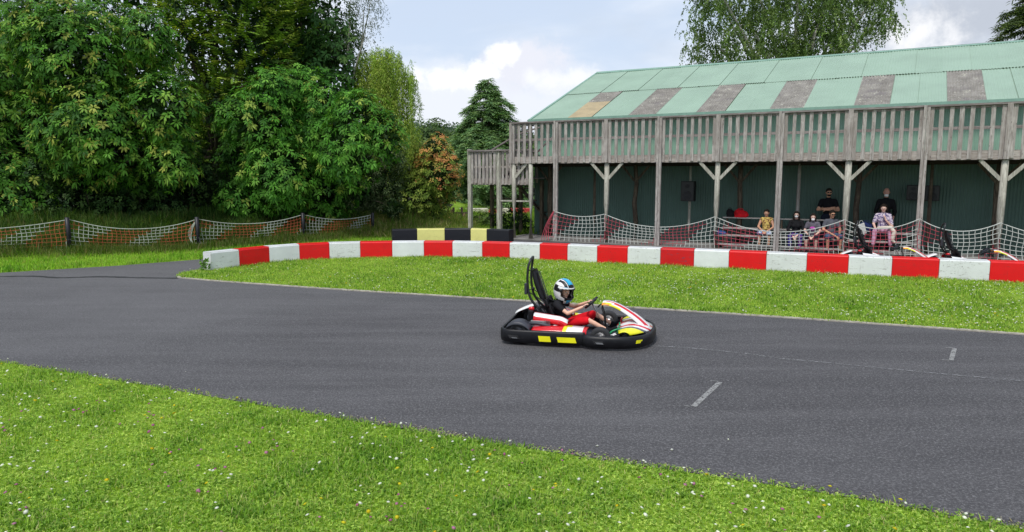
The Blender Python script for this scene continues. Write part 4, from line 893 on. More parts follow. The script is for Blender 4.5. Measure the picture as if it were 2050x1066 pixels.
MWH = barmat('barrier_white_clean', (.74, .75, .77), (.4, .4, .38), .25, 5)
def block(a, b_, th, h, mat, label, group, c0, c1, name='barrier_block', lip=.02):
    mid = (a+b_+c0+c1)/4; root_o = V3(mid[0], mid[1], 0); mb = MB(); ins = .022
    rows = []
    t = nrm(np.array([*(b_-a), 0])); nn = nrm(np.array([*((c0+c1)-(a+b_)), 0]))
    A0, B0, C0, C1 = [V3(*p, 0)-root_o for p in (a, b_, c0, c1)]; g = .003
    A0 = A0+t*g; B0 = B0-t*g; C0 = C0+t*g; C1 = C1-t*g; N_ = 9
    rings = []
    for z, o_ in ((0, 0), (h*.5, -.002), (h-.03, .0), (h-.012, .006), (h, .02)):
        rings.append([A0+nn*o_+BZ*z+t*o_*.3, B0+nn*o_+BZ*z-t*o_*.3, C1-nn*o_+BZ*z-t*o_*.3, C0-nn*o_+BZ*z+t*o_*.3])
    mb.grid(rings, cv=True); k = len(mb.v); mb.f.append((k-4, k-3, k-2, k-1)); mb.m.append(0); mb.f.append((3, 2, 1, 0)); mb.m.append(0)
    o = mb.build(name, mat, None, bevel=.008); o.location = root_o; tag(o, label, 'barrier block', group)
    mf = MB(); mf.beam(A0+t*.055+BZ*.05-nn*.0015, A0+t*.055+BZ*(h-.04)-nn*.0015, .012, .004, side=t)   # moulded seam in the face
    mf.build('moulded_rib', mat, o); return o
ordn = ['first', 'second', 'third', 'fourth', 'fifth', 'sixth', 'seventh', 'eighth', 'ninth', 'tenth', 'eleventh', 'twelfth', 'thirteenth']
th = offs(bp, .30)
for i in range(len(bp)-1):
    red = i % 2; nth = ordn[i//2]; mt = (MR if red else MW)[i % 3]; lab = f"{nth} {'red' if red else 'white'} barrier block from the left in the long curved row"
    if i == 0: lab = 'white end block at the left tip of the curved barrier, weed beside it'
    if i == 15: mt = MRS; lab = 'red barrier block with dark purple tyre scuffs along its foot'
    if i == 23: lab = 'red barrier block at the right edge of the photo'
    if i == 24: lab = 'white barrier block just beyond the right edge of the photo'
    if i in (2, 6, 16): mt = MWH
    block(bp[i], bp[i+1], .30, .42, mt, lab, 'red and white barrier blocks', th[i], th[i+1])
yb = [np.array(WP(x, y, Yd)[:2]) for x, y, Yd in ((785, 460, 21.9), (835, 459, 22.1), (890, 458, 22.2), (942, 458, 22.2), (974, 458, 22.0), (1019, 460, 21.6))]; ybo = offs(np.array(yb), .3)
for i, (mt, lab) in enumerate([(MK, 'black block at the left end of the short black and yellow row'), (MY, 'wide pale yellow barrier block in the short row behind'), (MK, 'black barrier block between the two yellow ones'), (MY, 'narrow bright yellow barrier block in the short row behind'), (MK, 'black block at the right end of the short row by the landing')]):
    block(yb[i], yb[i+1], .3, .42, mt, lab, 'black and yellow barrier blocks', ybo[i], ybo[i+1])
# far barrier strip, reddish rubble and rail fence behind the landing
M['farred'] = pmat('faded_red', lin(190, 60, 60), .6, .2); M['farwhite'] = pmat('faded_white', (.60, .56, .46), .6, .15)
fp = [WP(x, 420, 36.0)[:2] for x in (895, 930, 960, 978, 1000, 1022, 1062)]
for i in range(6):
    a, b_ = np.array(fp[i]), np.array(fp[i+1]); off_ = np.array([0, .4]); red = i in (3, 5)
    block(a, b_, .3, .34, M['farred'] if red else M['farwhite'], ['cream block farthest left in the distant row behind the landing', 'cream block second from left in the distant row behind the landing', 'cream block just left of the distant red one', 'red barrier block seen between the landing posts in the distant row', 'cream block right of the distant red one', 'faded red barrier block at the right end of the distant row'][i], 'distant barrier blocks', a+off_, b_+off_)
M['brick'] = pmat('reddish_stone', (.22, .10, .075), .9, .5, 6, .5, 30, dirt=.5, dirtcol=(.25, .22, .2))
rnd = random.Random(11); wl_ = WP(872, 438, 30.0); wr_ = WP(934, 438, 30.0); sm_ = MB(); so_ = V3(wl_[0], 30.0, 0)
for i in range(70):
    f = rnd.random(); p = V3((wr_[0]-wl_[0])*f, rnd.uniform(0, .5), rnd.uniform(.02, .34)*(1 if f > .2 else .6)); sm_.ell(p+so_*0, (rnd.uniform(.06, .14), .09, rnd.uniform(.05, .12)), nu=7, nv=5)
sm_.box(((wr_[0]-wl_[0])*.52, .3, .28), (.16, .14, .62)); o = sm_.build('rubble_wall', M['brick'], None); o.location = so_; tag(o, 'low reddish rubble wall beyond the orange red shrub', 'wall')
mb = MB(); pa = WP(908, 430, 29.4); pb = WP(938, 430, 29.4); root = empty('rail_fence', (pa[0], 29.4, 0), 0, 'short dark post and rail fence in front of the rubble wall', 'fence')
for f in (0, .55, 1): mb = MB(); mb.box(((pb[0]-pa[0])*f, 0, .33), (.09, .09, .8)); mb.build('post', M['bark'], root)
for z in (.18, .5): mb = MB(); mb.box(((pb[0]-pa[0])*.5, -.05, z), (pb[0]-pa[0]+.3, .03, .06)); mb.build('rail', M['bark'], root)
# weed at the barrier end
wp_ = V3(-6.83, 15.68, 0); wd = empty('weed', wp_, 0, 'dark green leafy weed growing against the left end of the white barrier', 'plant'); n = 60; P = np.stack([rng.normal(size=n)*.05, rng.normal(size=n)*.03-.06, rng.uniform(.04, .26, n)], 1); D = unit(rdir(n)+np.array([0, -.5, .2]))
V, F, T = leafset(P, D, rdir(n), .09, .05, tints(n, [(.09, .18, .04), (.14, .26, .05)]), 'kite', .1); fast_mesh('foliage', V, F, M['leaf'], wd, T); mb = MB(); mb.tube([(0, -.05, 0), (.01, -.06, .24)], .006, 5); mb.build('stem', M['trunk'], wd)
wp_ = BP(-1.1, 1.45, 0); wd = empty('weed', wp_, 0, 'small dark weed at the foot of the green barn wall', 'plant'); P = np.stack([rng.normal(size=n)*.14, rng.normal(size=n)*.04, rng.uniform(.04, .2, n)], 1)
V, F, T = leafset(P, D, rdir(n), .11, .04, tints(n, [(.03, .08, .02), (.05, .11, .03)]), 'kite', .1); fast_mesh('foliage', V, F, M['leaf'], wd, T); mb = MB(); mb.tube([(0, 0, 0), (.01, 0, .2)], .006, 5); mb.build('stem', M['trunk'], wd)

# ------------------------------------------------------------------ nets
M['netw'] = pmat('net_white_cord', (.52, .54, .50), .8, .1); M['netr'] = pmat('net_red_cord', (.46, .07, .10), .8, .15); M['neto'] = pmat('net_orange_cord', (.42, .10, .04), .8, .2); M['netg'] = pmat('net_pale_cord', (.40, .43, .36), .8, .15)
def net(a, b_, za, zb, sag, bottom, mats, cell, r, label, group, ph=0, period=16, duty=8, rope=0, slope=1.0, edge=None, zrip=.03, sagx=.5):
    a, b_ = V3(*a), V3(*b_); org = V3(a[0], a[1], float(hgt(a[0], a[1]))); d = b_-a; d[2] = 0; L = np.linalg.norm(d); t = d/L; nn = np.cross(t, BZ); nc_ = max(3, int(L/cell)); nr = max(4, int((max(za, zb)-bottom)/cell))
    root = empty('safety_net', org, 0, label, 'net', group)
    def pt(i, j):
        f = i/nc_; fs = f**(math.log(.5)/math.log(sagx)); zt = za*(1-f)+zb*f-sag*(1-(2*fs-1)**2) ; g = j/nr; z = bottom+(zt-bottom)*g
        ed = (edge*(1-g)*(1-f)**3) if edge else 0
        w = zrip*math.sin(i*.9+j*.6+ph)+zrip*.8*math.sin(i*.37+ph*2); return t*(L*f+ed+zrip*.5*math.sin(j*1.1+i*.3))+nn*w*(1-g*.7)+BZ*z+(V3(0, 0, float(hgt(*(a[:2]+t[:2]*L*f))))-V3(0, 0, org[2]))
    P = [[pt(i, j) for j in range(nr+1)] for i in range(nc_+1)]; mb = MB()
    def strand(p, q_, m_):
        u_ = nrm(q_-p); s1, s2 = perp(u_); vs = []
        for e in (p, q_):
            for k in range(3): an = k*2.0944; vs.append(e+r*(1.15 if m_ == 0 else .85)*(math.cos(an)*s1+math.sin(an)*s2))
        mb.add(vs, [(0, 1, 4, 3), (1, 2, 5, 4), (2, 0, 3, 5)], m_)
    cm = lambda i, j: 0 if ((i+ph*7-j*slope) % period) < duty else 1
    for i in range(nc_+1):
        for j in range(nr):
            m_ = cm(i, j); strand(P[i][j], P[i][j+1], m_)
            if i < nc_: strand(P[i][j], P[i+1][j], m_)
    mb.build('mesh', mats, root)
    mr = MB(); mr.tube([P[i][nr] for i in range(nc_+1)], r*1.7, 6); mr.build('top_rope', mats[rope], root); return root
RW = [M['netw'], M['netr']]; OW = [M['netg'], M['neto']]
npk = {-.06: (0, .96), 1: (1, .90), 3: (3, .92), 5: (5, .94), 6: (6, 1.02), 7: (7, .97), 9: (9, .97)}
prs = [(-.06, 1, .12, 'net span farthest left under the balcony, with a red leaning left edge', 0), (1, 3, .34, 'sagging net span between the first two braced round posts', 3), (3, 5, .37, 'sagging net span in front of the seated spectators', 5), (5, 6, .24, 'short net span in front of the woman in the patterned top', 2), (6, 7, .25, 'net span behind the rightmost parked kart seat', 6), (7, 9, .34, 'net span at the right edge of the photo', 4)]
for ka, kb, sg, lb_, ph in prs:
    a = BP((0 if ka == -.06 else ka)*DS-(.03 if ka == -.06 else 0), -.22 if ka in (-.06, 6) else -.12, 0); b_ = BP(kb*DS, -.22 if kb == 6 else -.12, 0)
    net(a, b_, npk[ka][1], npk[kb][1], sg, .02, RW, .118, .0075, lb_, 'white and red nets along the barn', ph, 20, 11, 0, 1.1, edge=-.35 if ka == -.06 else None)
mb = MB(); a = BP(-.03, -.22, .96); e = BP(-.42, -.3, .02)
for k in range(4): mb.tube(catmull([a+BU*.01*k-a, (a+e)/2-BU*(.06-.03*k)-a+BV*.02*k, e+BU*.09*k-a], 6), .009, 5)
o = mb.build('net_end_bundle', M['netr'], None); o.location = a; tag(o, 'bunched red net cords hanging at the left end of the barn nets', 'net')
# left fence
lp = [(-19.0, 14.2, .85), (-15.6, 16.4, .85), (-11.81, 18.78, .85), (-9.0, 20.2, .86), (-6.62, 22.4, .78), (-4.75, 24.1, .62)]
plab = ['black net post far outside the left edge', 'black net post just outside the left edge of the photo', 'leftmost black net post on the left verge', 'black net post near the white end of the barrier', 'black net post in front of the rounded leafy tree', 'black net post at the far right end of the orange nets']
for (x, y, h), lab in zip(lp, plab):
    if x < -19: continue
    z0 = float(hgt(x, y)); o_ = empty('net_post', (x, y, z0), 0, lab, 'post', 'black posts of the left net fence'); mb = MB(); mb.tube([(0, 0, -.1), (.01, 0, h*.5), (0, 0, h+.04)], [.062, .058, .055], 10); mb.build('pole', M['black_post'], o_, smooth=True); mb = MB(); mb.tube([(0, 0, h*.35), (0, 0, h*.35+.015)], .056, 10); mb.tube([(0, 0, h-.05), (0, 0, h-.03)], .054, 10); mb.build('tie_cord', M['netg'], o_)
nlab = ['orange and pale net span outside the left edge', 'orange and pale net span running off the left edge', 'orange and pale net span between the first and second black posts', 'orange and pale net span between the second and third black posts', 'smallest orange and pale net span at the far end of the left fence']
for i in range(1, 5):
    a, b_ = lp[i], lp[i+1]; net((a[0], a[1]+.06, 0), (b_[0], b_[1]+.06, 0), a[2]-.03, b_[2]-.03, [.2, .22, .26, .20, .16][i], .03, OW, .105, .0070, nlab[i], 'orange and pale nets on the left verge', i*2+1, 15, 6, 0, 1.25)
mb = MB(); a = lp[3]
for k in range(4): mb.tube(catmull([(0, 0, .82), (-.12-.03*k, -.04, .55), (-.16-.02*k, -.05, .3), (-.10+.02*k, -.05, .05)], 5), .008, 4)
o = mb.build('net_end_bundle', M['netg'], None); o.location = (a[0], a[1], float(hgt(a[0], a[1]))); tag(o, 'pale bunched net cords hanging beside the second black post', 'net')
# ------------------------------------------------------------------ go-karts   (x forward, y to the left, z up)
def smooth_path(pts, k=5): return [tuple(p) for p in catmull([np.array(p) for p in pts], k)]
def make_kart(label):
    root = empty('go_kart', (0, 0, 0), 0, label, 'go-kart')
    # side and rear bumper, one wrap-round black band
    half = [(.15, -.625), (-.05, -.64), (-.45, -.645), (-.80, -.635), (-.90, -.59), (-.945, -.50), (-.95, -.3)]
    path = smooth_path(half+[(-.95, 0)]+[(x, -y) for x, y in half[::-1]], 4)
    prof = [(.000, .030), (.010, .038), (.017, .10), (.014, .170), (.006, .190), (-.012, .197), (-.026, .190), (-.024, .165), (-.014, .10), (-.016, .035)]
    prof = [(-o, z) for o, z in prof]; mb = MB(); mb.sweep(path, prof); sb = mb.build('side_bumper', M['black'], root, smooth=True)
    def bump_pt(path_, s_x, side, z, out=0.004):
        best = min((p for p in path_ if p[1]*side > 0), key=lambda p: abs(p[0]-s_x)); return best
    halff = [(.115, -.60), (.17, -.655), (.30, -.68), (.50, -.68), (.68, -.635), (.82, -.54), (.92, -.38), (.965, -.20)]
    pathf = smooth_path(halff+[(.98, 0)]+[(x, -y) for x, y in halff[::-1]], 4)
    proff = [(-.004, .018), (.008, .024), (.025, .08), (.023, .13), (.014, .160), (-.008, .172), (-.028, .163), (-.024, .14), (-.012, .09), (-.016, .022)]
    mb = MB(); mb.sweep(pathf, proff); fb = mb.build('front_bumper', M['black'], root, smooth=True)
    # recessed slots, seams and yellow panels on each side
    for sg in (-1, 1):
        def plate(xs, zs, mat, name, par, pth, out=.024, sk=.02):
            mb = MB(); n = 6; rows = []
            for j in range(2):
                r_ = []
                for i in range(n+1):
                    x = xs[0]+(xs[1]-xs[0])*i/n+(sk if j else 0)*(1 if i == n else (1 if i == 0 else 0)); c = [p for p in pth if p[1]*sg > 0]; c.sort(key=lambda p: p[0]); y = np.interp(x, [p[0] for p in c], [abs(p[1]) for p in c])+out
                    r_.append((x, sg*y, zs[j]))
                rows.append(r_)
            mb.grid(rows); o = mb.build(name, mat, par, solid=.006); return o
        plate((-.42, -.27), (.065, .135), M['yellow'], 'yellow_panel', sb, path, .0235, -.015); plate((-.18, .05), (.065, .13), M['yellow'], 'yellow_panel', sb, path, .0235, -.02)
        plate((.775, .86), (.085, .125), M['yellow'], 'yellow_panel', fb, pathf, .028, .01)
        plate((-.80, -.675), (.085, .125), M['rubber'], 'handle_slot', sb, path, .0225, -.03); plate((.28, .40), (.075, .12), M['rubber'], 'handle_slot', fb, pathf, .028, -.03)
        plate((-.765, -.70), (.09, .102), M['steel'], 'bracket', sb, path, .0265, -.02); plate((.31, .39), (.08, .10), M['steel'], 'bracket', fb, pathf, .032, -.02)
    # chassis
    mb = MB()
    for y in (-.24, .24): mb.tube(catmull([(-.86, y*1.05, .065), (-.3, y*1.0, .06), (.2, y*1.25, .06), (.6, y*.8, .06), (.88, y*.7, .075)], 4), .015, 8)
    for x in (-.78, -.45, .05, .55): mb.tube([(x, -.27, .06), (x, .27, .06)], .014, 8)
    mb.tube([(.34, -.55, .10), (.34, .55, .10)], .014, 8); mb.tube([(-.72, -.58, .14), (-.72, .58, .14)], .018, 8)
    for y in (-.6, .6): mb.tube([(-.45, y*.4, .065), (-.45, y, .09), (.05, y, .09), (.05, y*.45, .065)], .012, 6)
    mb.build('chassis_frame', M['tubeblk'], root, smooth=True)
    mb = MB(); mb.grid([[(.0, -.26, .042), (.0, .26, .042)], [(.5, -.27, .042), (.5, .27, .042)], [(.86, -.18, .046), (.86, .18, .046)]]); mb.build('floor_tray', M['darkgrey'], root, solid=.006)
    # wheels
    for x, y, r, w in ((-.72, -.50, .140, .19), (-.72, .50, .140, .19), (.335, -.545, .128, .115), (.335, .545, .128, .115)):
        wr = empty('wheel', (x, y, r), 0); wr.parent = root; mb = MB(); h = w/2
        mb.lathe([(r*.56, -h*.9), (r*.80, -h), (r*.95, -h*.82), (r, -h*.5), (r, h*.5), (r*.95, h*.82), (r*.80, h), (r*.56, h*.9)], axis=(0, 1, 0), n=28); mb.build('tyre', M['rubber'], wr, smooth=True)
        mb = MB(); mb.lathe([(r*.57, -h*.92), (r*.50, -h*.8), (r*.46, -h*.3), (.02, -h*.3)], axis=(0, 1, 0), n=24); mb.lathe([(r*.57, h*.92), (r*.50, h*.8), (r*.46, h*.3), (.02, h*.3)], axis=(0, 1, 0), n=24); mb.tube([(0, -h*.5, 0), (0, h*.5, 0)], .022, 10); mb.build('rim', M['steel'], wr, smooth=True)
    for y in (-.5, .5):
        mb = MB(); rows = []
        for i in range(9):
            a = R(15+i*17); rows.append([(-.72+math.cos(a)*.165, y+dy, .14+math.sin(a)*.150*(1-.25*(abs(dy) > .1))) for dy in (-.115, -.09, .09, .115)])
        mb.grid(rows); mb.build('rear_fender', M['darkgrey'], root, solid=.006, smooth=True)
    # flat side pods: red with a white and yellow front end
    for sg in (-1, 1):
        mb = MB(); rows = []; xs = np.linspace(-.54, .16, 15)
        for i, x in enumerate(xs):
            f = i/14; zt = .182+.035*math.sin(min(1, f*1.3)*math.pi*.55)*(1-f*.75); yo = .605-.05*max(0, f-.75)*2; yi = .30+.10*max(0, .25-f)
            rows.append([(x, sg*yi, zt-.02), (x, sg*(yi+.02), zt+.004), (x, sg*(yi+yo)/2, zt+.012), (x, sg*(yo-.03), zt), (x, sg*yo, zt-.03)])
        mb.grid(rows, mfn=lambda i, j: 2 if (i in (8,) or (i == 9 and j < 2)) else (1 if 9 <= i <= 12 else (3 if i >= 13 else 0))); mb.build('side_pod', [M['red'], M['white'], M['yellow'], M['red']], root, solid=.008, smooth=True)
        # upper seat-side cowl, white above red
        mb = MB(); rows = []
        for i in range(13):
            f = i/12; x = -.55+.44*f; z = .345-.055*f-.05*max(0, f-.8)*3; yi, yo = .225, .40-.02*f; drop = .075-.02*f
            rows.append([(x, sg*yi, z-.02), (x, sg*(yi+.03), z+.006), (x, sg*(yi+yo)/2, z+.012), (x, sg*(yo-.035), z+.004), (x, sg*(yo-.008), z-.018), (x, sg*yo, z-.045), (x-.01, sg*yo, z-.045-drop*.5)])
        def cm(i, j):
            if j >= 4: return 1
            if j == 3: return 0
            return [0, 1, 0, 0][j] if i > 4 else [2, 1, 0, 0][j]
        mb.grid(rows, mfn=cm); mb.build('seat_cowl', [M['white'], M['red'], M['black']], root, solid=.007, smooth=True)
        mb = MB()                                                    # curved leg of the cowl at the front
        rows = [[(x, sg*.40, z), (x+.0, sg*.34, z+.02)] for x, z in catmull([(-.22, .275), (-.16, .245), (-.14, .215), (-.15, .185)], 4)]; mb.grid(rows); mb.build('cowl_leg', M['red'], root, solid=.008, smooth=True)
    # rear corner pods
    for sg in (-1, 1):
        mb = MB(); rows = []
        for i in range(8):
            f = i/7; x = -.96+.26*f; z = .215+.12*f**.8; rows.append([(x, sg*.56, z-.07), (x, sg*.54, z-.02), (x+.01, sg*.50, z), (x+.02, sg*.36, z+.015), (x+.03, sg*.22, z+.005)])
        mb.grid(rows, mfn=lambda i, j: 1 if j == 0 else (2 if j == 1 and i > 1 else (3 if j == 2 and i < 2 else 0)))
        if sg > 0: mb.build('rear_pod', [M['white'], M['red'], M['yellow'], M['orange']], root, solid=.008, smooth=True)
    # engine block, tank, cap
    mb = MB(); mb.box((-.48, -.34, .20), (.20, .16, .15))
    for i in range(6): mb.box((-.40+i*.014, -.34, .235), (.006, .18, .09))
    mb.tube([(-.36, -.38, .16), (-.30, -.40, .20), (-.24, -.36, .22)], .018, 8); mb.build('engine', M['steel'], root, bevel=.006)
    mb = MB(); mb.tube(catmull([(-.30, -.36, .15), (-.34, -.42, .21), (-.5, -.42, .24), (-.66, -.38, .22), (-.9, -.3, .17)], 4), .026, 8); mb.build('exhaust', M['darkgrey'], root, smooth=True)
    mb = MB(); mb.box((-.60, -.27, .28), (.07, .12, .22)); mb.build('fuel_tank', M['black'], root, bevel=.015)
    mb = MB(); mb.lathe([(.001, -.01), (.036, -.01), (.038, .015), (.03, .03), (.001, .033)], (-.60, -.27, .395), n=16); mb.build('fuel_cap', M['red'], root, smooth=True)
    mb = MB()
    for k in range(3): mb.tube(catmull([(-.55+.02*k, -.25, .38-.03*k), (-.50, -.20+.03*k, .43-.02*k), (-.44, -.17, .36), (-.42+.02*k, -.2, .25)], 5), .007, 6)
    mb.build('cables', M['tubeblk'], root)
    # bucket seat
    mb = MB(); rows = []; seatp = [(-.47, .50), (-.455, .42), (-.43, .32), (-.39, .22), (-.33, .14), (-.24, .095), (-.12, .085), (-.02, .10), (.06, .13)]
    for i, (x, z) in enumerate(catmull([np.array(p) for p in seatp], 3)):
        f = i/24; w = .185+.02*math.sin(f*3); wing = .10*math.sin(min(1, .25+f*1.05)*math.pi)**1; row = []
        for j in range(11):
            v = -1+2*j/10; row.append((x+abs(v)**3*wing*(.75 if f < .5 else .1), v*w, z+abs(v)**3.2*(wing*.9+.03)*(0.2 if f < .2 else 1)))
        rows.append(row)
    mb.grid(rows); mb.build('seat', M['black'], root, solid=.012, smooth=True)
    # tall padded backrest and protection hoop
    br = empty('backrest', (-.52, 0, .68), 0); br.parent = root; o = V3(-.52, 0, .68)
    mb = MB(); rows = []
    for i in range(13):
        f = i/12; c = V3(-.465-.145*f-.02*math.sin(f*3), 0, .46+.43*f); w = .125-.045*max(0, f-.55)*1.4-.02*(f < .08); row = []
        for j in range(12):
            a = 2*math.pi*j/12; row.append(c+V3(.038*math.cos(a)*(1 if 0 < i < 12 else .4), w*np.sign(math.sin(a))*abs(math.sin(a))**.6, .01*math.cos(a))-o)
        rows.append(row)
    mb.grid(rows, cv=True); k = len(mb.v); mb.f += [tuple(range(k-12, k)), tuple(range(11, -1, -1))]; mb.m += [0, 0]; mb.build('pad', M['black'], br, smooth=True)
    mb = MB()
    for y in (-.045, .045): mb.beam(V3(-.43, y, .50)-o, V3(-.555, y, .86)-o, .035, .006, side=V3(0, 1, 0))
    mb.build('harness_strap', M['darkgrey'], br)
    mb = MB(); hy = .13
    hoop = [(-.44, -hy, .28), (-.52, -hy, .37), (-.60, -hy, .45), (-.66, -hy, .56), (-.685, -hy, .75), (-.675, -hy*.98, .92), (-.655, -hy*.75, 1.01), (-.64, -hy*.35, 1.045), (-.64, 0, 1.052)]
    hoop = hoop+[(x, -y, z) for x, y, z in hoop[:-1][::-1]]; mb.tube(catmull([V3(*p) for p in hoop], 5), .0165, 9)
    for z, x in ((.88, -.678), (.62, -.675)): mb.tube([(x, -hy, z), (x+.06, 0, z+.01), (x, hy, z)], .011, 7)
    for y in (-hy, hy): mb.tube([(-.672, y, .60), (-.50, y*1.05, .50), (-.33, y*1.3, .40)], .011, 7); mb.tube([(-.60, y, .45), (-.52, y*1.1, .24), (-.42, y*1.4, .12)], .013, 7)
    mb.build('protection_hoop', M['tubeblk'], root, smooth=True)
    mb = MB(); mb.box((-.705, -.125, .64), (.035, .06, .15)); mb.build('hoop_box', M['darkgrey'], root, bevel=.008)
    # steering
    st = empty('steering_wheel', (.157, 0, .467), 0); st.parent = root; ax = V3(-.67, 0, .74); e1 = V3(.74, 0, .67); e2 = V3(0, 1, 0); mb = MB(); rim = []
    for k in range(24):
        a = 2*math.pi*k/24; c, s = math.cos(a), math.sin(a); rim.append(e1*(.105*c if c < .75 else .105*.80)+e2*.135*s)
    mb.tube(rim, .0145, 9, closed=True); mb.build('rim', M['black'], st, smooth=True)
    mb = MB()
    for a in (90, 270, 180): d = e1*math.cos(R(a))*.095+e2*math.sin(R(a))*.125; mb.beam(-ax*.01, d-ax*.003, .03, .008, side=nrm(np.cross(ax, d)))
    mb.lathe([(.001, .012), (.03, .012), (.032, -.015), (.001, -.03)], axis=tuple(ax), n=16); mb.box(e1*.05+ax*.005, (.05, .09, .02), (e1, e2, ax)); mb.build('spokes', M['darkgrey'], st)
    mb = MB(); mb.tube([(.165, 0, .455), (.33, 0, .12)], .0125, 9); mb.tube([(.30, 0, .10), (.34, -.25, .11), (.34, -.5, .12)], .008, 6); mb.tube([(.30, 0, .10), (.34, .25, .11), (.34, .5, .12)], .008, 6); mb.build('steering_column', M['steel'], root, smooth=True)
    mb = MB(); mb.tube(catmull([V3(.36, -.07, .05), V3(.33, -.06, .30), V3(.30, -.05, .42), V3(.34, 0, .48), V3(.30, .05, .42), V3(.33, .06, .3), V3(.36, .07, .05)], 5), .008, 7); mb.tube([(.24, .02, .40), (.26, .0, .43), (.33, .0, .47)], .010, 7); mb.build('column_support', M['tubeblk'], root, smooth=True)
    # steering fairing sweeping down to the nose
    prof_ = catmull([np.array(p) for p in [(.315, .500), (.40, .502), (.52, .468), (.66, .395), (.80, .300), (.905, .210), (.965, .150)]], 5); mb = MB(); rows = []; n_ = len(prof_)
    for i, (x, z) in enumerate(prof_):
        f = i/(n_-1); w = .125+.02*f+.12*max(0, f-.62)**1.3*3; row = []
        for j in range(13):
            v = -1+2*j/12; row.append((x-.035*v*v*(.4+f), v*w, z-.055*abs(v)**2.2*(.7+.3*f)))
        rows.append(row)
    def cf(i, j):
        f = i/(n_-1); a = abs(j-5.5)/5.5
        if a > .9: return 2 if f < .18 else (3 if f < .40 else 0)
        if a > .7: return 2 if f < .08 else (3 if f < .22 else 0)
        if a > .36: return (1 if f > .25 or a < .5 else 0) if f > .08 else 0
        if a > .2: return 0
        return 4 if f < .55 else 0
    mb.grid(rows, mfn=cf); mb.build('front_fairing', [M['white'], M['red'], M['orange'], M['yellow'], M['greyf']], root, solid=.008, smooth=True)
    # low nose wing: red and white in the middle, yellow at both ends
    mb = MB(); rows = []
    for j in range(19):
        v = -1+2*j/18; y = v*.50; xb = .50+.06*abs(v); xf = .955-.26*abs(v)**2.4; row = []
        for i in range(7):
            f = i/6; row.append((xb+(xf-xb)*f, y, .172+.055*math.sin(math.pi*min(1, f*1.15)*.9)*(1-abs(v)**2*.6)-.02*(f > .9)+.05*max(0, .45-abs(v))*math.sin(math.pi*f)))
        rows.append(row)
    def cw_(i, j):
        a = abs(i-8.5)/8.5
        if a > .66: return 2
        if a > .58: return 3
        if a > .52: return 0
        return 0 if i in (6, 7, 11, 12) or (j > 4 and i in (9, 10)) else 1
    mb.grid(rows, mfn=cw_); mb.build('nose_wing', [M['white'], M['red'], M['yellow'], M['greyf']], root, solid=.008, smooth=True)
    # pedals and green tubes
    for sg in (-1, 1):
        mb = MB(); mb.tube(catmull([V3(.50, sg*.10, .06), V3(.53, sg*.11, .17), V3(.545, sg*.14, .235), V3(.545, sg*.21, .235), V3(.53, sg*.23, .17)], 5), .009, 7); mb.build('pedal', M['green_tube'] if sg < 0 else M['red'], root, smooth=True)
    mb = MB(); mb.tube(catmull([V3(.42, -.30, .07), V3(.45, -.30, .15), V3(.58, -.26, .19), V3(.66, -.22, .15), V3(.70, -.2, .07)], 5), .011, 7); mb.tube(catmull([V3(.42, -.16, .07), V3(.47, -.16, .13), V3(.60, -.16, .15), V3(.66, -.16, .07)], 5), .009, 7); mb.build('foot_rail', M['green_tube'], root, smooth=True)
    mb = MB(); mb.tube([(.46, -.2, .08), (.62, -.16, .12)], .008, 6); mb.tube([(.38, -.34, .09), (.50, -.30, .13), (.6, -.2, .1)], .010, 6); mb.build('brake_rod', M['steel'], root)
    mb = MB(); mb.box((-.05, -.16, .10), (.05, .05, .06)); mb.build('seat_bracket', M['steel'], root)
    return root
KO = V3(.9005, 9.2636, 0); KA = R(-13)
kart = make_kart('red, white and yellow go-kart with a child driver, racing past on the track'); kart.location = (KO[0], KO[1], .012); kart.rotation_euler = (0, 0, KA)
hd = math.atan2(BU[1], BU[0])
for hx, hy, Yd, dz, lab in ((1716, 452, 16.1, 0, 'parked empty go-kart behind the barrier in front of the woman in the patterned top'), (1890, 459, 15.4, 0, 'parked empty go-kart behind the barrier nearest the right edge')):
    k2 = copy_tree(kart); k2['label'] = lab; k2['group'] = 'parked go-karts'; c = WP(hx, hy, Yd); a = R(-17); off = np.array([math.cos(a), math.sin(a)])*-.645
    k2.location = (c[0]-off[0], c[1]-off[1], .008); k2.rotation_euler = (0, 0, a)
# ------------------------------------------------------------------ people   (local frame: faces +y, right hand at -x ... mirrored by the side sign)
def skin(name, col): return pmat(name, col, .5, .06, 20, spec=.4)
M['skin'] = skin('skin', (.62, .36, .26)); M['skin_tan'] = skin('skin_tanned', (.56, .30, .19)); M['skin_pink'] = skin('skin_pale', (.72, .46, .37)); M['skin_ruddy'] = skin('skin_ruddy', (.60, .31, .24))
def cloth(name, col, var=.2, sc=9): return pmat(name, col, .85, var, sc, .2, 90, spec=.15)
def printmat(name, c1, c2, c3, sc):
    m, b = newmat(name); co = b.n('ShaderNodeTexCoord').outputs['Object']; v = b.n('ShaderNodeTexVoronoi', {'Vector': co, 'Scale': sc}).outputs['Color']; s = b.n('ShaderNodeSeparateXYZ', {0: v})
    c = b.mix(b.ramp(s.outputs[0], .4, .5), c1, c2); c = b.mix(b.ramp(s.outputs[1], .62, .7), c, c3); finish(b, c, .85, .1); return m
M['eyew'] = pmat('eye_white', (.7, .7, .7), .3, .0); M['dark'] = pmat('dark_lens', (.008, .008, .010), .2, .1); M['hair'] = cloth('dark_hair', (.018, .013, .010), .3); M['hairg'] = cloth('grey_hair', (.16, .15, .14), .3); M['lips'] = skin('lips', (.42, .14, .12))
def frame(d, ref=(0, 0, 1)):
    z = nrm(d); x = nrm(np.cross(ref, z)) if np.linalg.norm(np.cross(ref, z)) > .05 else V3(1, 0, 0); return x, np.cross(z, x), z
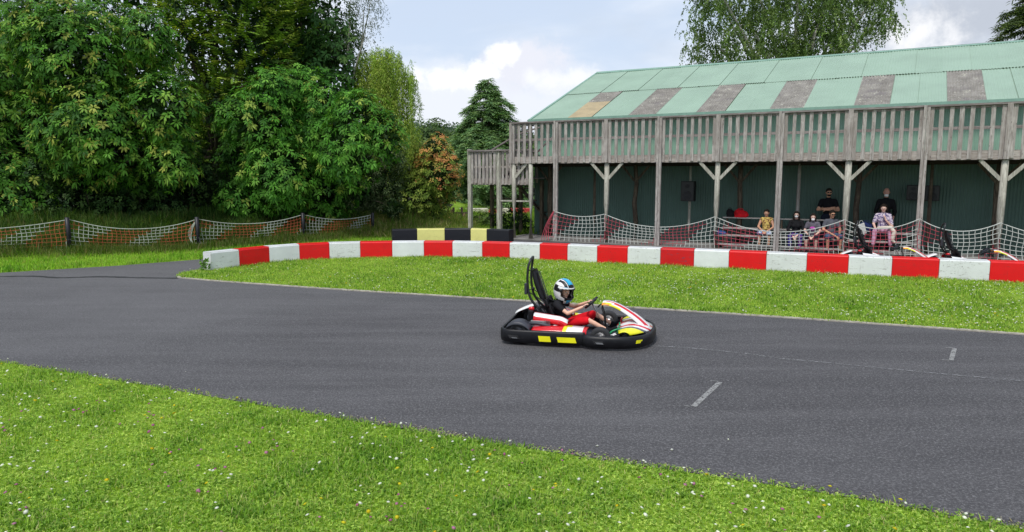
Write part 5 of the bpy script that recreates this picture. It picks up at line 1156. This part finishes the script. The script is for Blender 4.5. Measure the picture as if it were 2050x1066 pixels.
def hand(mb, wrist, dirv, palm_n, side, s=1.0, curl=35, spread=7):
    d = nrm(dirv); n = nrm(np.asarray(palm_n)-d*np.dot(palm_n, d)); w = np.cross(d, n)*side; wrist = V3(*wrist)   # w points to the thumb side
    mb.ell(wrist+d*.045*s, (.040*s, .014*s, .050*s), (w, n, d), 10, 8)
    for k, (o, L) in enumerate(((.028, .072), (.010, .080), (-.010, .074), (-.028, .058))):
        a = R(spread*(1.5-k)*.5); dd = nrm(d*math.cos(a)+w*math.sin(a)); p = wrist+d*.085*s+w*o*s; c1, c2 = R(curl*.6), R(curl*1.6)
        q = p+(dd*math.cos(c1)-n*math.sin(c1))*L*.5*s; r_ = q+(dd*math.cos(c2)-n*math.sin(c2))*L*.5*s; mb.cap(p-d*.02*s, q, .0095*s, .0088*s, 7); mb.cap(q, r_, .0088*s, .0075*s, 7)
    t0 = wrist+d*.025*s+w*.030*s; t1 = t0+(w*.75+d*.6-n*.25)*.035*s; t2 = t1+(w*.25+d*.85-n*.45)*.03*s; mb.cap(t0, t1, .012*s, .011*s, 7); mb.cap(t1, t2, .011*s, .0085*s, 7)
def head_prims(mb, c, fw, up, s=1.0):
    sd = np.cross(fw, up); ax = (sd, fw, up)
    mb.ell(c+up*.015*s, (.075*s, .092*s, .100*s), ax, 16, 12); mb.ell(c-up*.045*s+fw*.022*s, (.056*s, .062*s, .062*s), ax, 12, 9)
    mb.ell(c+fw*.093*s-up*.012*s, (.013*s, .020*s, .022*s), ax, 8, 6); mb.ell(c+fw*.085*s+up*.022*s, (.045*s, .012*s, .010*s), ax, 8, 6); mb.ell(c+fw*.072*s-up*.088*s, (.022*s, .018*s, .014*s), ax, 8, 6)
    for q in (-1, 1): mb.ell(c+sd*q*.077*s-up*.005*s, (.010*s, .018*s, .028*s), ax, 8, 6); mb.ell(c+sd*q*.042*s+fw*.060*s-up*.025*s, (.022*s, .02*s, .02*s), ax, 8, 6)
def person(label, loc, rz, J, sp, group=None, vox=.0105):
    root = empty('person', loc, rz, label, 'person', group); s = sp.get('s', 1.0); g = {k: (V3(*v) if not isinstance(v, list) else [V3(*q) for q in v]) for k, v in J.items()}
    fw, up = nrm(g['look']), nrm(g.get('hup', V3(0, 0, 1))); up = nrm(up-fw*np.dot(up, fw)); sd = np.cross(fw, up)
    pel, ch, nk, hd_ = g['pelvis'], g['chest'], g['neck'], g['head']; sh, el, wr, hp, kn, an, toe = (g[k] for k in ('sh', 'el', 'wr', 'hip', 'knee', 'ank', 'toe'))
    acr = nrm(sh[1]-sh[0]); tu = nrm(nk-pel); tf = np.cross(acr, tu)*-1; tax = (acr, tf, tu); W_ = np.linalg.norm(sh[1]-sh[0])/2; fat = sp.get('fat', 1.0); fem = sp.get('fem', 0)
    def torso(mb, e=0, low=True):
        L = np.linalg.norm(nk-pel)
        mb.ell(ch, (W_*.80*fat+e, .105*s*fat+e, L*.34+e), tax, 16, 12); mb.ell(pel+(ch-pel)*.45, (W_*.70*fat+e, .098*s*fat+e, L*.32+e), tax, 16, 12)
        if low: mb.ell(pel, (W_*.78*fat+e, .108*s*fat+e, L*.22+e), tax, 16, 12)
        mb.cap(sh[0]+acr*.02, sh[1]-acr*.02, .058*s+e, .058*s+e, 10); mb.cap(ch+tu*L*.15, nk-tu*.03*s, .085*s+e, .062*s+e, 12)
        if fem:
            for q in (-1, 1): mb.ell(ch+tf*.075*s+acr*q*.065*s-tu*.01, (.052*s+e, .050*s+e, .055*s+e), tax, 10, 8)
    mb = MB(); torso(mb); head_prims(mb, hd_, fw, up, s*sp.get('hs', 1)); mb.cap(nk-tu*.03*s, hd_-up*.05*s-fw*.01, .050*s, .050*s, 12)
    ar, lr = s*sp.get('arm', 1), s*sp.get('legf', 1)
    for i in (0, 1):
        mb.cap(sh[i], el[i], .048*ar, .038*ar); mb.cap(el[i], wr[i], .038*ar, .025*ar); mb.cap(hp[i], kn[i], .080*lr, .055*lr, 12); mb.cap(kn[i], an[i], .053*lr, .034*lr, 12); mb.ell(kn[i]*.68+an[i]*.32, (.050*lr, .050*lr, .09*lr), frame(an[i]-kn[i]), 10, 8)
        mb.cap(an[i], an[i]-V3(0, 0, .03*s), .034*s, .034*s); mb.cap(an[i]-V3(0, 0, .03*s), toe[i], .034*s, .026*s)
        hn = sp.get('hn', [(0, 0, 1), (0, 0, 1)])[i]; hdv = g['hdir'][i]; hand(mb, wr[i], hdv, hn, sp.get('thumb', [1, -1])[i], s*sp.get('hand', 1), sp.get('curl', 35))
    fused('body', mb, vox, sp['skin'], root, 2)
    hs = s*sp.get('hs', 1)
    # face: eyes, brows, mouth
    if not sp.get('noface'):
        for q in (-1, 1):
            c = hd_+fw*.086*hs+sd*q*.030*hs+up*.004*hs; mb = MB(); mb.ell(c, (.013*hs, .008*hs, .008*hs), (sd, fw, up), 10, 8); e_ = mb.build('eye', M['eyew'], root, smooth=True); mb = MB(); mb.ell(c+fw*.006*hs, (.0058*hs, .0035*hs, .0062*hs), (sd, fw, up), 8, 6); mb.build('iris', M['dark'], e_, smooth=True)
        mb = MB(); mb.ell(hd_+fw*.086*hs-up*.055*hs, (.022*hs, .008*hs, .007*hs), (sd, fw, up), 10, 6); mb.build('mouth', M['lips'], root, smooth=True)
    if 'shirt' in sp:
        mb = MB(); torso(mb, .014, sp.get('long', True)); sl = sp.get('sleeve', .45)
        if sl > 0:
            for i in (0, 1):
                if sl <= 1: e_ = sh[i]+(el[i]-sh[i])*sl; mb.cap(sh[i], e_, .064*ar, .058*ar)
                else: mb.cap(sh[i], el[i], .062*ar, .052*ar); mb.cap(el[i], el[i]+(wr[i]-el[i])*min(1, sl-1), .052*ar, .036*ar)
        fused(sp.get('shirtname', 'shirt'), mb, vox*1.1, sp['shirt'], root, 3)
    if 'print' in sp: mb = MB(); L = np.linalg.norm(nk-pel); mb.ell(ch+tf*(.105*s*fat+.006)-tu*.03, (.085*s, .022, .065*s), tax, 14, 8); mb.build('shirt_print', sp['print'], root, smooth=True)
    if 'pants' in sp:
        mb = MB(); L = np.linalg.norm(nk-pel); mb.ell(pel, (W_*.80*fat+.016, .112*s*fat+.014, L*.22+.01), tax, 16, 12); pl_ = sp.get('plen', 1.9)
        for i in (0, 1):
            if pl_ <= 1: mb.cap(hp[i], hp[i]+(kn[i]-hp[i])*pl_, .094*lr, .082*lr, 12)
            else: mb.cap(hp[i], kn[i], .092*lr, .068*lr, 12); mb.cap(kn[i], kn[i]+(an[i]-kn[i])*(pl_-1), .068*lr, .050*lr, 12)
        fused('trousers' if pl_ > 1 else 'shorts', mb, vox*1.1, sp['pants'], root, 3)
    for i in (0, 1):
        mb = MB(); mb.cap(an[i]+V3(0, 0, .01), an[i]-V3(0, 0, .035*s), .042*s, .045*s); mb.cap(an[i]-V3(0, 0, .035*s), toe[i], .045*s, .036*s); fused('shoe', mb, vox*1.1, sp.get('shoes', M['black_post']), root, 2)
    h = sp.get('hair')
    if h:
        mb = MB(); mb.ell(hd_+up*.036*hs-fw*.012*hs, (.084*hs, .096*hs, .088*hs), (sd, fw, up), 16, 12); mb.ell(hd_+up*.070*hs+fw*.048*hs, (.060*hs, .042*hs, .030*hs), (sd, fw, up), 12, 8)
        if h in ('long', 'bob', 'hood'):
            mb.ell(hd_-fw*.045*hs-up*.03*hs, (.088*hs, .065*hs, .11*hs), (sd, fw, up), 14, 10); dn = {'long': .20, 'bob': .07, 'hood': .16}[h]
            for q in (-1, 1): mb.cap(hd_+sd*q*.070*hs+up*.045*hs, hd_+sd*q*.083*hs-up*dn*hs-fw*.015, .026*hs, .032*hs)
            if h == 'bob': mb.ell(hd_+up*.062*hs+fw*.060*hs, (.062*hs, .032*hs, .026*hs), (sd, fw, up), 12, 8)
        fused('hair', mb, vox*.9, sp.get('haircol', M['hair']), root, 2)
    if sp.get('beard'): mb = MB(); mb.ell(hd_-up*.070*hs+fw*.045*hs, (.052*hs, .050*hs, .038*hs), (sd, fw, up), 12, 8); mb.build('beard', M['hair'], root, smooth=True)
    if sp.get('mask'):
        mb = MB(); off_ = -.035 if sp['mask'] == 1 else -.075
        mb.ell(hd_+up*off_*hs+fw*.058*hs, (.056*hs, .052*hs, .045*hs), (sd, fw, up), 14, 10); mk = mb.build('face_mask', sp.get('maskcol', M['white']), root, smooth=True)
    if sp.get('glasses'):
        mb = MB()
        for q in (-1, 1): mb.ell(hd_+fw*.099*hs+sd*q*.032*hs+up*.006*hs, (.027*hs, .007*hs, .018*hs), (sd, fw, up), 12, 8); mb.beam(hd_+fw*.098*hs+sd*q*.058*hs+up*.010*hs, hd_+fw*.0*hs+sd*q*.084*hs+up*.008*hs, .006, .006)
        mb.beam(hd_+fw*.104*hs-sd*.01*hs+up*.01*hs, hd_+fw*.104*hs+sd*.01*hs+up*.01*hs, .006, .006); mb.build('sunglasses', M['dark'], root)
    return root
def seated(hs=.36, s=.92, look=(0, 1, -.05), hands=((-.09, .30, .05), (.09, .30, .05)), spread=.15, ht=0, foot=None):
    f = foot if foot is not None else -.0; a = hs
    return dict(pelvis=(0, 0, a+.09*s), chest=(0, .01, a+.39*s), neck=(0, .02, a+.57*s), head=(0, .045, a+.72*s), look=look, sh=[(-.155*s, .0, a+.505*s), (.155*s, .0, a+.505*s)],
        el=[(-.235*s, .06, a+.27*s), (.235*s, .06, a+.27*s)], wr=[(hands[0][0], hands[0][1], a+hands[0][2]+.1), (hands[1][0], hands[1][1], a+hands[1][2]+.1)], hdir=[(.45, .8, -.3), (-.45, .8, -.3)],
        hip=[(-.09*s, .03, a+.08*s), (.09*s, .03, a+.08*s)], knee=[(-spread*s, .42*s, a+.09*s), (spread*s, .42*s, a+.09*s)], ank=[(-spread*.95*s, .40*s, max(a-.36*s, .1+f)), (spread*.95*s, .40*s, max(a-.36*s, .1+f))],
        toe=[(-spread*1.05*s, .55*s, max(a-.41*s, .05+f)), (spread*1.05*s, .55*s, max(a-.41*s, .05+f))])
def standing(H_=1.75, look=(0, 1, 0), el=None, wr=None, hdir=None):
    k = H_/1.75
    return dict(pelvis=(0, 0, .96*k), chest=(0, 0, 1.27*k), neck=(0, .0, 1.47*k), head=(0, .025, 1.63*k), look=look, sh=[(-.165*k, 0, 1.385*k), (.165*k, 0, 1.385*k)], el=el or [(-.235*k, -.02, 1.10*k), (.235*k, -.02, 1.10*k)],
        wr=wr or [(-.24*k, .08, .88*k), (.24*k, .08, .88*k)], hdir=hdir or [(0, .2, -1), (0, .2, -1)], hip=[(-.09*k, 0, .92*k), (.09*k, 0, .92*k)], knee=[(-.10*k, .02, .50*k), (.10*k, .02, .50*k)], ank=[(-.11*k, -.01, .10*k), (.11*k, -.01, .10*k)], toe=[(-.13*k, .14, .045), (.13*k, .14, .045)])
FACE = math.atan2(-BV[1], -BV[0])-math.pi/2            # facing the track
C_ = lambda r, g, b: lin(r, g, b)
def at(s, D): return tuple(BP(s, D, .0))
GR = 'spectators under the balcony'
person('bare armed person in a yellow patterned vest sitting alone left of the square post', at(6.22, .80), FACE+.05, seated(.385, .88, (.1, 1, -.1), ((-.06, .28, .03), (.06, .28, .03))),
       dict(s=.90, skin=M['skin_tan'], shirt=printmat('yellow_print', C_(190, 160, 90), C_(120, 85, 60), C_(215, 190, 110), 26), sleeve=0, shirtname='vest', pants=printmat('blue_print', C_(120, 160, 215), C_(70, 90, 120), C_(190, 200, 220), 22), plen=1.0, hair='short', glasses=0, hn=[(0, -.2, 1)]*2), GR)
person('woman in a black cardigan, white face mask and dark glasses seated beside the square post', at(7.05, .56), FACE+.1, seated(.36, .88, (.05, 1, 0), ((-.05, .33, .0), (.05, .36, -.05))),
       dict(s=.90, fem=1, skin=M['skin_pink'], shirt=cloth('black_knit', (.012, .012, .014)), sleeve=1.85, shirtname='cardigan', pants=printmat('purple_print', C_(60, 50, 130), C_(110, 50, 120), C_(40, 60, 150), 20), hair='long', mask=1, glasses=1), GR)
person('child in a grey T-shirt with a pink print, white face mask pulled below the mouth', at(7.48, .52), FACE+.05, seated(.35, .84, (-.1, 1, -.05), ((-.04, .28, -.02), (.05, .28, -.02))),
       dict(s=.85, fem=0, skin=M['skin_pink'], shirt=cloth('grey_tee', C_(98, 94, 104)), sleeve=.6, **{'print': printmat('pink_print', C_(190, 80, 170), C_(120, 60, 120), C_(205, 130, 200), 30)}, pants=cloth('dark_shorts', (.02, .02, .03)), plen=1.0, hair='hood', mask=2), GR)
person('seated man in sunglasses and grey T-shirt below the man with crossed arms', at(7.93, .60), FACE+.35, seated(.38, .92, (-.15, 1, -.12), ((-.12, .36, -.02), (-.02, .36, .0)), .18),
       dict(s=.95, skin=M['skin_tan'], shirt=cloth('grey_shirt', C_(88, 90, 98)), sleeve=.6, pants=cloth('jeans', C_(70, 90, 115)), plen=1.0, hair='short', glasses=1), GR)
k = 1.0
person('bearded man in a black T-shirt standing with arms crossed', at(7.76, 1.30), FACE+.12, standing(1.72, (-.15, 1, -.05), el=[(-.26, .09, 1.12), (.26, .09, 1.12)], wr=[(.05, .23, 1.13), (-.05, .20, 1.17)], hdir=[(.9, .1, .25), (-.9, .1, .1)]),
       dict(s=1.0, arm=1.12, skin=M['skin_tan'], shirt=cloth('black_tee', (.010, .010, .012)), sleeve=.55, pants=cloth('navy_trousers', (.012, .015, .028)), hair='short', beard=1, glasses=1, hn=[(0, -1, 0), (0, -1, 0)]), GR)
person('balding man in a black pullover with a white mask, standing behind the seated woman', at(9.18, 1.36), FACE+.05, standing(1.74, (.0, 1, -.1), wr=[(-.20, .18, .98), (.16, .22, 1.05)], hdir=[(0.3, .4, -.8), (-.3, .4, -.6)]),
       dict(s=1.0, fat=1.05, skin=M['skin_ruddy'], shirt=cloth('black_pullover', (.012, .012, .014)), sleeve=1.9, pants=cloth('black_trousers', (.012, .012, .015)), hair=None, mask=2), GR)
J = seated(.57, .92, (.0, 1, -.08), ((-.04, .12, .42), (.16, .30, .02)), .19, foot=.30); J['wr'][0] = (-.06, .20, .57+.36); J['el'][0] = (-.22, .12, .57+.18); J['hdir'][0] = (.2, -.1, .9); J['ank'] = [(-.20, .44, .26), (.20, .44, .26)]; J['toe'] = [(-.22, .56, .20), (.22, .56, .20)]
lady = person('woman in a lilac patterned top and pink trousers seated with her hand at her chin', at(9.16, .66), FACE+.05, J,
       dict(s=.93, fem=1, fat=1.12, skin=M['skin_pink'], shirt=printmat('lilac_print', C_(170, 155, 180), C_(95, 85, 125), C_(205, 195, 205), 34), sleeve=.75, pants=cloth('pink_trousers', C_(196, 150, 175)), plen=1.85, hair='bob'), GR)
# ---- the driver
J = dict(pelvis=(0, -.16, .185), chest=(0, -.275, .36), neck=(0, -.27, .475), head=(0, -.215, .605), look=(.74, 1, -.24), hup=(.08, .12, 1),
    sh=[(-.145, -.285, .435), (.145, -.285, .435)], el=[(-.205, -.13, .345), (.21, -.10, .36)], wr=[(-.125, .055, .425), (.14, .08, .44)], hdir=[(.12, .75, .62), (-.05, .8, .55)],
    hip=[(-.08, -.12, .185), (.08, -.12, .185)], knee=[(-.205, .14, .265), (.175, .18, .28)], ank=[(-.19, .385, .145), (.17, .42, .15)], toe=[(-.20, .49, .175), (.18, .53, .20)])
# person frame faces +y: kart x forward -> y, kart y left -> -x   (index 0 is the near side)
J = {k: ([(-q[0]*-1*-1 if False else -q[0]*-1, q[1], q[2]) for q in v] if isinstance(v, list) else v) for k, v in J.items()}
for k_ in ('sh', 'el', 'wr', 'hip', 'knee', 'ank', 'toe', 'hdir'): J[k_] = [(-J[k_][0][0], *J[k_][0][1:]), (-J[k_][1][0], *J[k_][1][1:])]
drv = person('child driver in white, black and blue helmet and red shorts steering the kart', (KO[0], KO[1], .012), KA-math.pi/2, J,
    dict(s=.74, hs=1.14, hand=.92, skin=skin('driver_skin', (.72, .42, .30)), shirt=cloth('driver_tee', (.016, .016, .019)), sleeve=.5, pants=cloth('red_shorts', lin(205, 22, 34), .12), plen=.92, shoes=cloth('black_shoes', (.012, .012, .014)), hair=None, curl=62, hn=[(0, -.55, .8), (0, -.55, .8)], thumb=[-1, 1], legf=.92, arm=.92, fat=.95), vox=.0068)
# print on the shirt, helmet
fw = nrm((.74, 1, -.24)); up = V3(.08, .12, 1); up = nrm(up-fw*np.dot(up, fw)); sd = np.cross(fw, up); hc = V3(0, -.215, .605)+up*.012
hel = empty('helmet', tuple(hc), 0); hel.parent = drv
def shell(az, elv, r=1.0):
    ca, sa, ce, se = math.cos(az), math.sin(az), math.cos(elv), math.sin(elv); fwd = ce*ca; lat = ce*sa; u = se
    a = .128*lat; f_ = .152*fwd*(1 if fwd < 0 else 1.04); zz = .160*u if u > 0 else .186*u
    if u < 0: f_ += .03*(-u)*max(0, fwd); a *= 1-.10*(-u)
    return (sd*a+fw*f_+up*zz)*r
mb = MB(); NA, NE = 180, 90; e0, e1 = R(-62), R(90); rows = []
for i in range(NE+1):
    e = e0+(e1-e0)*i/NE; rows.append([shell(2*math.pi*j/NA, min(e, R(89.9))) for j in range(NA)])
def inopen(az, el, g=0): az = (az+180) % 360-180; return abs(az) < 62+g and (-24-g*.5-.0 < el < 20+g*.4-(abs(az)/62)**2*4) and el > -24-g*.5+(abs(az)/62)**2*8
def hcol(i, j):
    az = (360*(j+.5)/NA+180) % 360-180; el = math.degrees(e0+(e1-e0)*(i+.5)/NE)
    if inopen(az, el): return None
    if inopen(az, el, 6): return 1
    lat = abs(math.cos(R(el))*math.sin(R(az))); fwd = math.cos(R(el))*math.cos(R(az))
    if el < -30 and abs(az) < 32: return 2
    if el < -20 and abs(az) < 46 and el > -36: return 1
    if el > 30:
        if lat < .31 and fwd > -.45: return 2 if (fwd < .70) else 1
        if lat < .38 and fwd > -.2: return 1
        if lat < .44: return 0
        if lat < .68 and fwd > -.3: return 1 if el < 62 else 0
        return 0
    if el > 18 and abs(az) < 90: return 0 if el < 27 else (2 if abs(az) > 25 and abs(az) < 55 else 1)
    if el > -2 and abs(az) > 78 and abs(az) < 128: return 1
    if el < -38 and abs(az) > 50: return 1
    return 0
mb.grid(rows, mfn=hcol, cv=True); sh_o = mb.build('shell', [M['white'], M['black'], M['cyan']], hel, smooth=True, solid=.012)
mb = MB(); mb.tube([shell(R(a), R(-24+(a/62)**2*8), 1.0) for a in range(-62, 63, 6)], .006, 6); mb.tube([shell(R(a), R(20-(a/62)**2*4), 1.0) for a in range(-62, 63, 6)], .006, 6)
for q in (-1, 1): mb.lathe([(.001, .008), (.022, .006), (.026, -.006)], tuple(shell(R(70*q), R(8), 1.0)), tuple(nrm(shell(R(70*q), R(8)))), 14)
mb.build('visor_trim', M['black'], hel, smooth=True)
mb = MB(); rows = [[shell(R(a), R(e), .86) for a in range(-180, 181, 12)] for e in (-58, -40, -26)]; mb.grid(rows); rows = [[shell(R(a), R(e), .88) for a in range(-180, 181, 12)] for e in (22, 45, 70, 89)]; mb.grid(rows); rows = [[shell(R(a), R(e), .90) for a in range(62, 299, 12)] for e in (-26, 0, 22)]; mb.grid(rows); mb.build('padding', M['rubber'], hel, smooth=True)
mb = MB(); gp = V3(0, 0, 0)
c_ = V3(-0., -.275, .36); tfv = nrm(V3(0, .83, -.55)); mb.ell(V3(0, -.20, .315), (.075, .035, .055), None, 12, 8); mb.build('shirt_print', printmat('grey_print', (.16, .16, .18), (.04, .04, .05), (.30, .28, .32), 40), drv, smooth=True)
# ---- bags and small things on the benches
def blob(name, pos, prims, mat, label, cat, vox=.012):
    root = empty(name, pos, 0, label, cat); return root
def bag(pos, w, h, d, mat, label, strap=True, name='bag'):
    root = empty(name, pos, FACE, label, 'bag'); mb = MB(); mb.ell((0, 0, h*.42), (w*.5, d*.5, h*.42)); mb.ell((w*.12, .02, h*.62), (w*.33, d*.42, h*.34)); mb.ell((-w*.2, 0, h*.25), (w*.34, d*.5, h*.25)); mb.box((0, 0, h*.1), (w*.8, d*.7, h*.2))
    fused('bag_body', mb, .012, mat, root, 2)
    if strap: mb = MB(); mb.tube(catmull([(-w*.25, d*.3, h*.6), (-w*.12, d*.35, h*1.0), (w*.15, d*.35, h*1.02), (w*.28, d*.3, h*.6)], 5), .009, 6); mb.build('handle', mat, root)
    return root
def bt(s, D, z): return tuple(BP(s, D, z))
bag(bt(5.16, 1.02, .86), .26, .25, .16, cloth('black_bag', (.012, .010, .012)), 'black bag on the top plank beside the red bag, under the old log post')
bag(bt(5.46, 1.02, .855), .42, .25, .18, cloth('red_bag', lin(190, 25, 35), .3), 'bright red bag draped on the top plank of the left bench')
bag(bt(5.0, .52, .378), .34, .13, .22, cloth('blue_cloth', lin(55, 95, 150), .4), 'crumpled blue jacket on the left bench behind the net', False, 'jacket')
bag(bt(8.78, .72, .57), .40, .30, .25, cloth('navy_bag', lin(30, 42, 84), .3), 'navy blue rucksack on the right bench beside the seated woman', True, 'rucksack')
root = empty('paper_bag', bt(8.72, .36, .57), FACE+.2, 'pale paper bag hanging in front of the navy rucksack', 'bag'); mb = MB(); mb.add([(-.10, 0, 0), (.06, 0, -.04), (.12, .02, .22), (-.02, .02, .28), (-.10, -.05, 0), (.06, -.05, -.04), (.12, -.02, .22), (-.02, -.02, .28)], [(0, 1, 2, 3), (7, 6, 5, 4), (0, 4, 5, 1), (1, 5, 6, 2), (2, 6, 7, 3), (3, 7, 4, 0)]); mb.build('bag_body', M['sign'], root, bevel=.01); mb = MB(); mb.tube(catmull([(-.0, 0, .26), (.03, 0, .33), (.08, 0, .32), (.10, 0, .24)], 4), .005, 5); mb.build('handle', M['sign'], root)
root = empty('cream_cardigan', bt(9.20, .22, .74), FACE, 'cream knitted cardigan lying over the seated woman\'s lap and hanging at her side', 'cardigan'); mb = MB()
for p0, p1, r0, r1 in (((.12, .0, .0), (-.16, .0, .02), .035, .045), ((-.16, .0, .02), (-.25, .02, -.10), .045, .055), ((-.25, .02, -.10), (-.22, .03, -.30), .055, .045), ((-.22, .03, -.3), (-.27, .03, -.36), .04, .03)): mb.cap(p0, p1, r0, r1)
fused('cloth', mb, .012, cloth('cream_knit', lin(214, 204, 190), .15), root, 2)
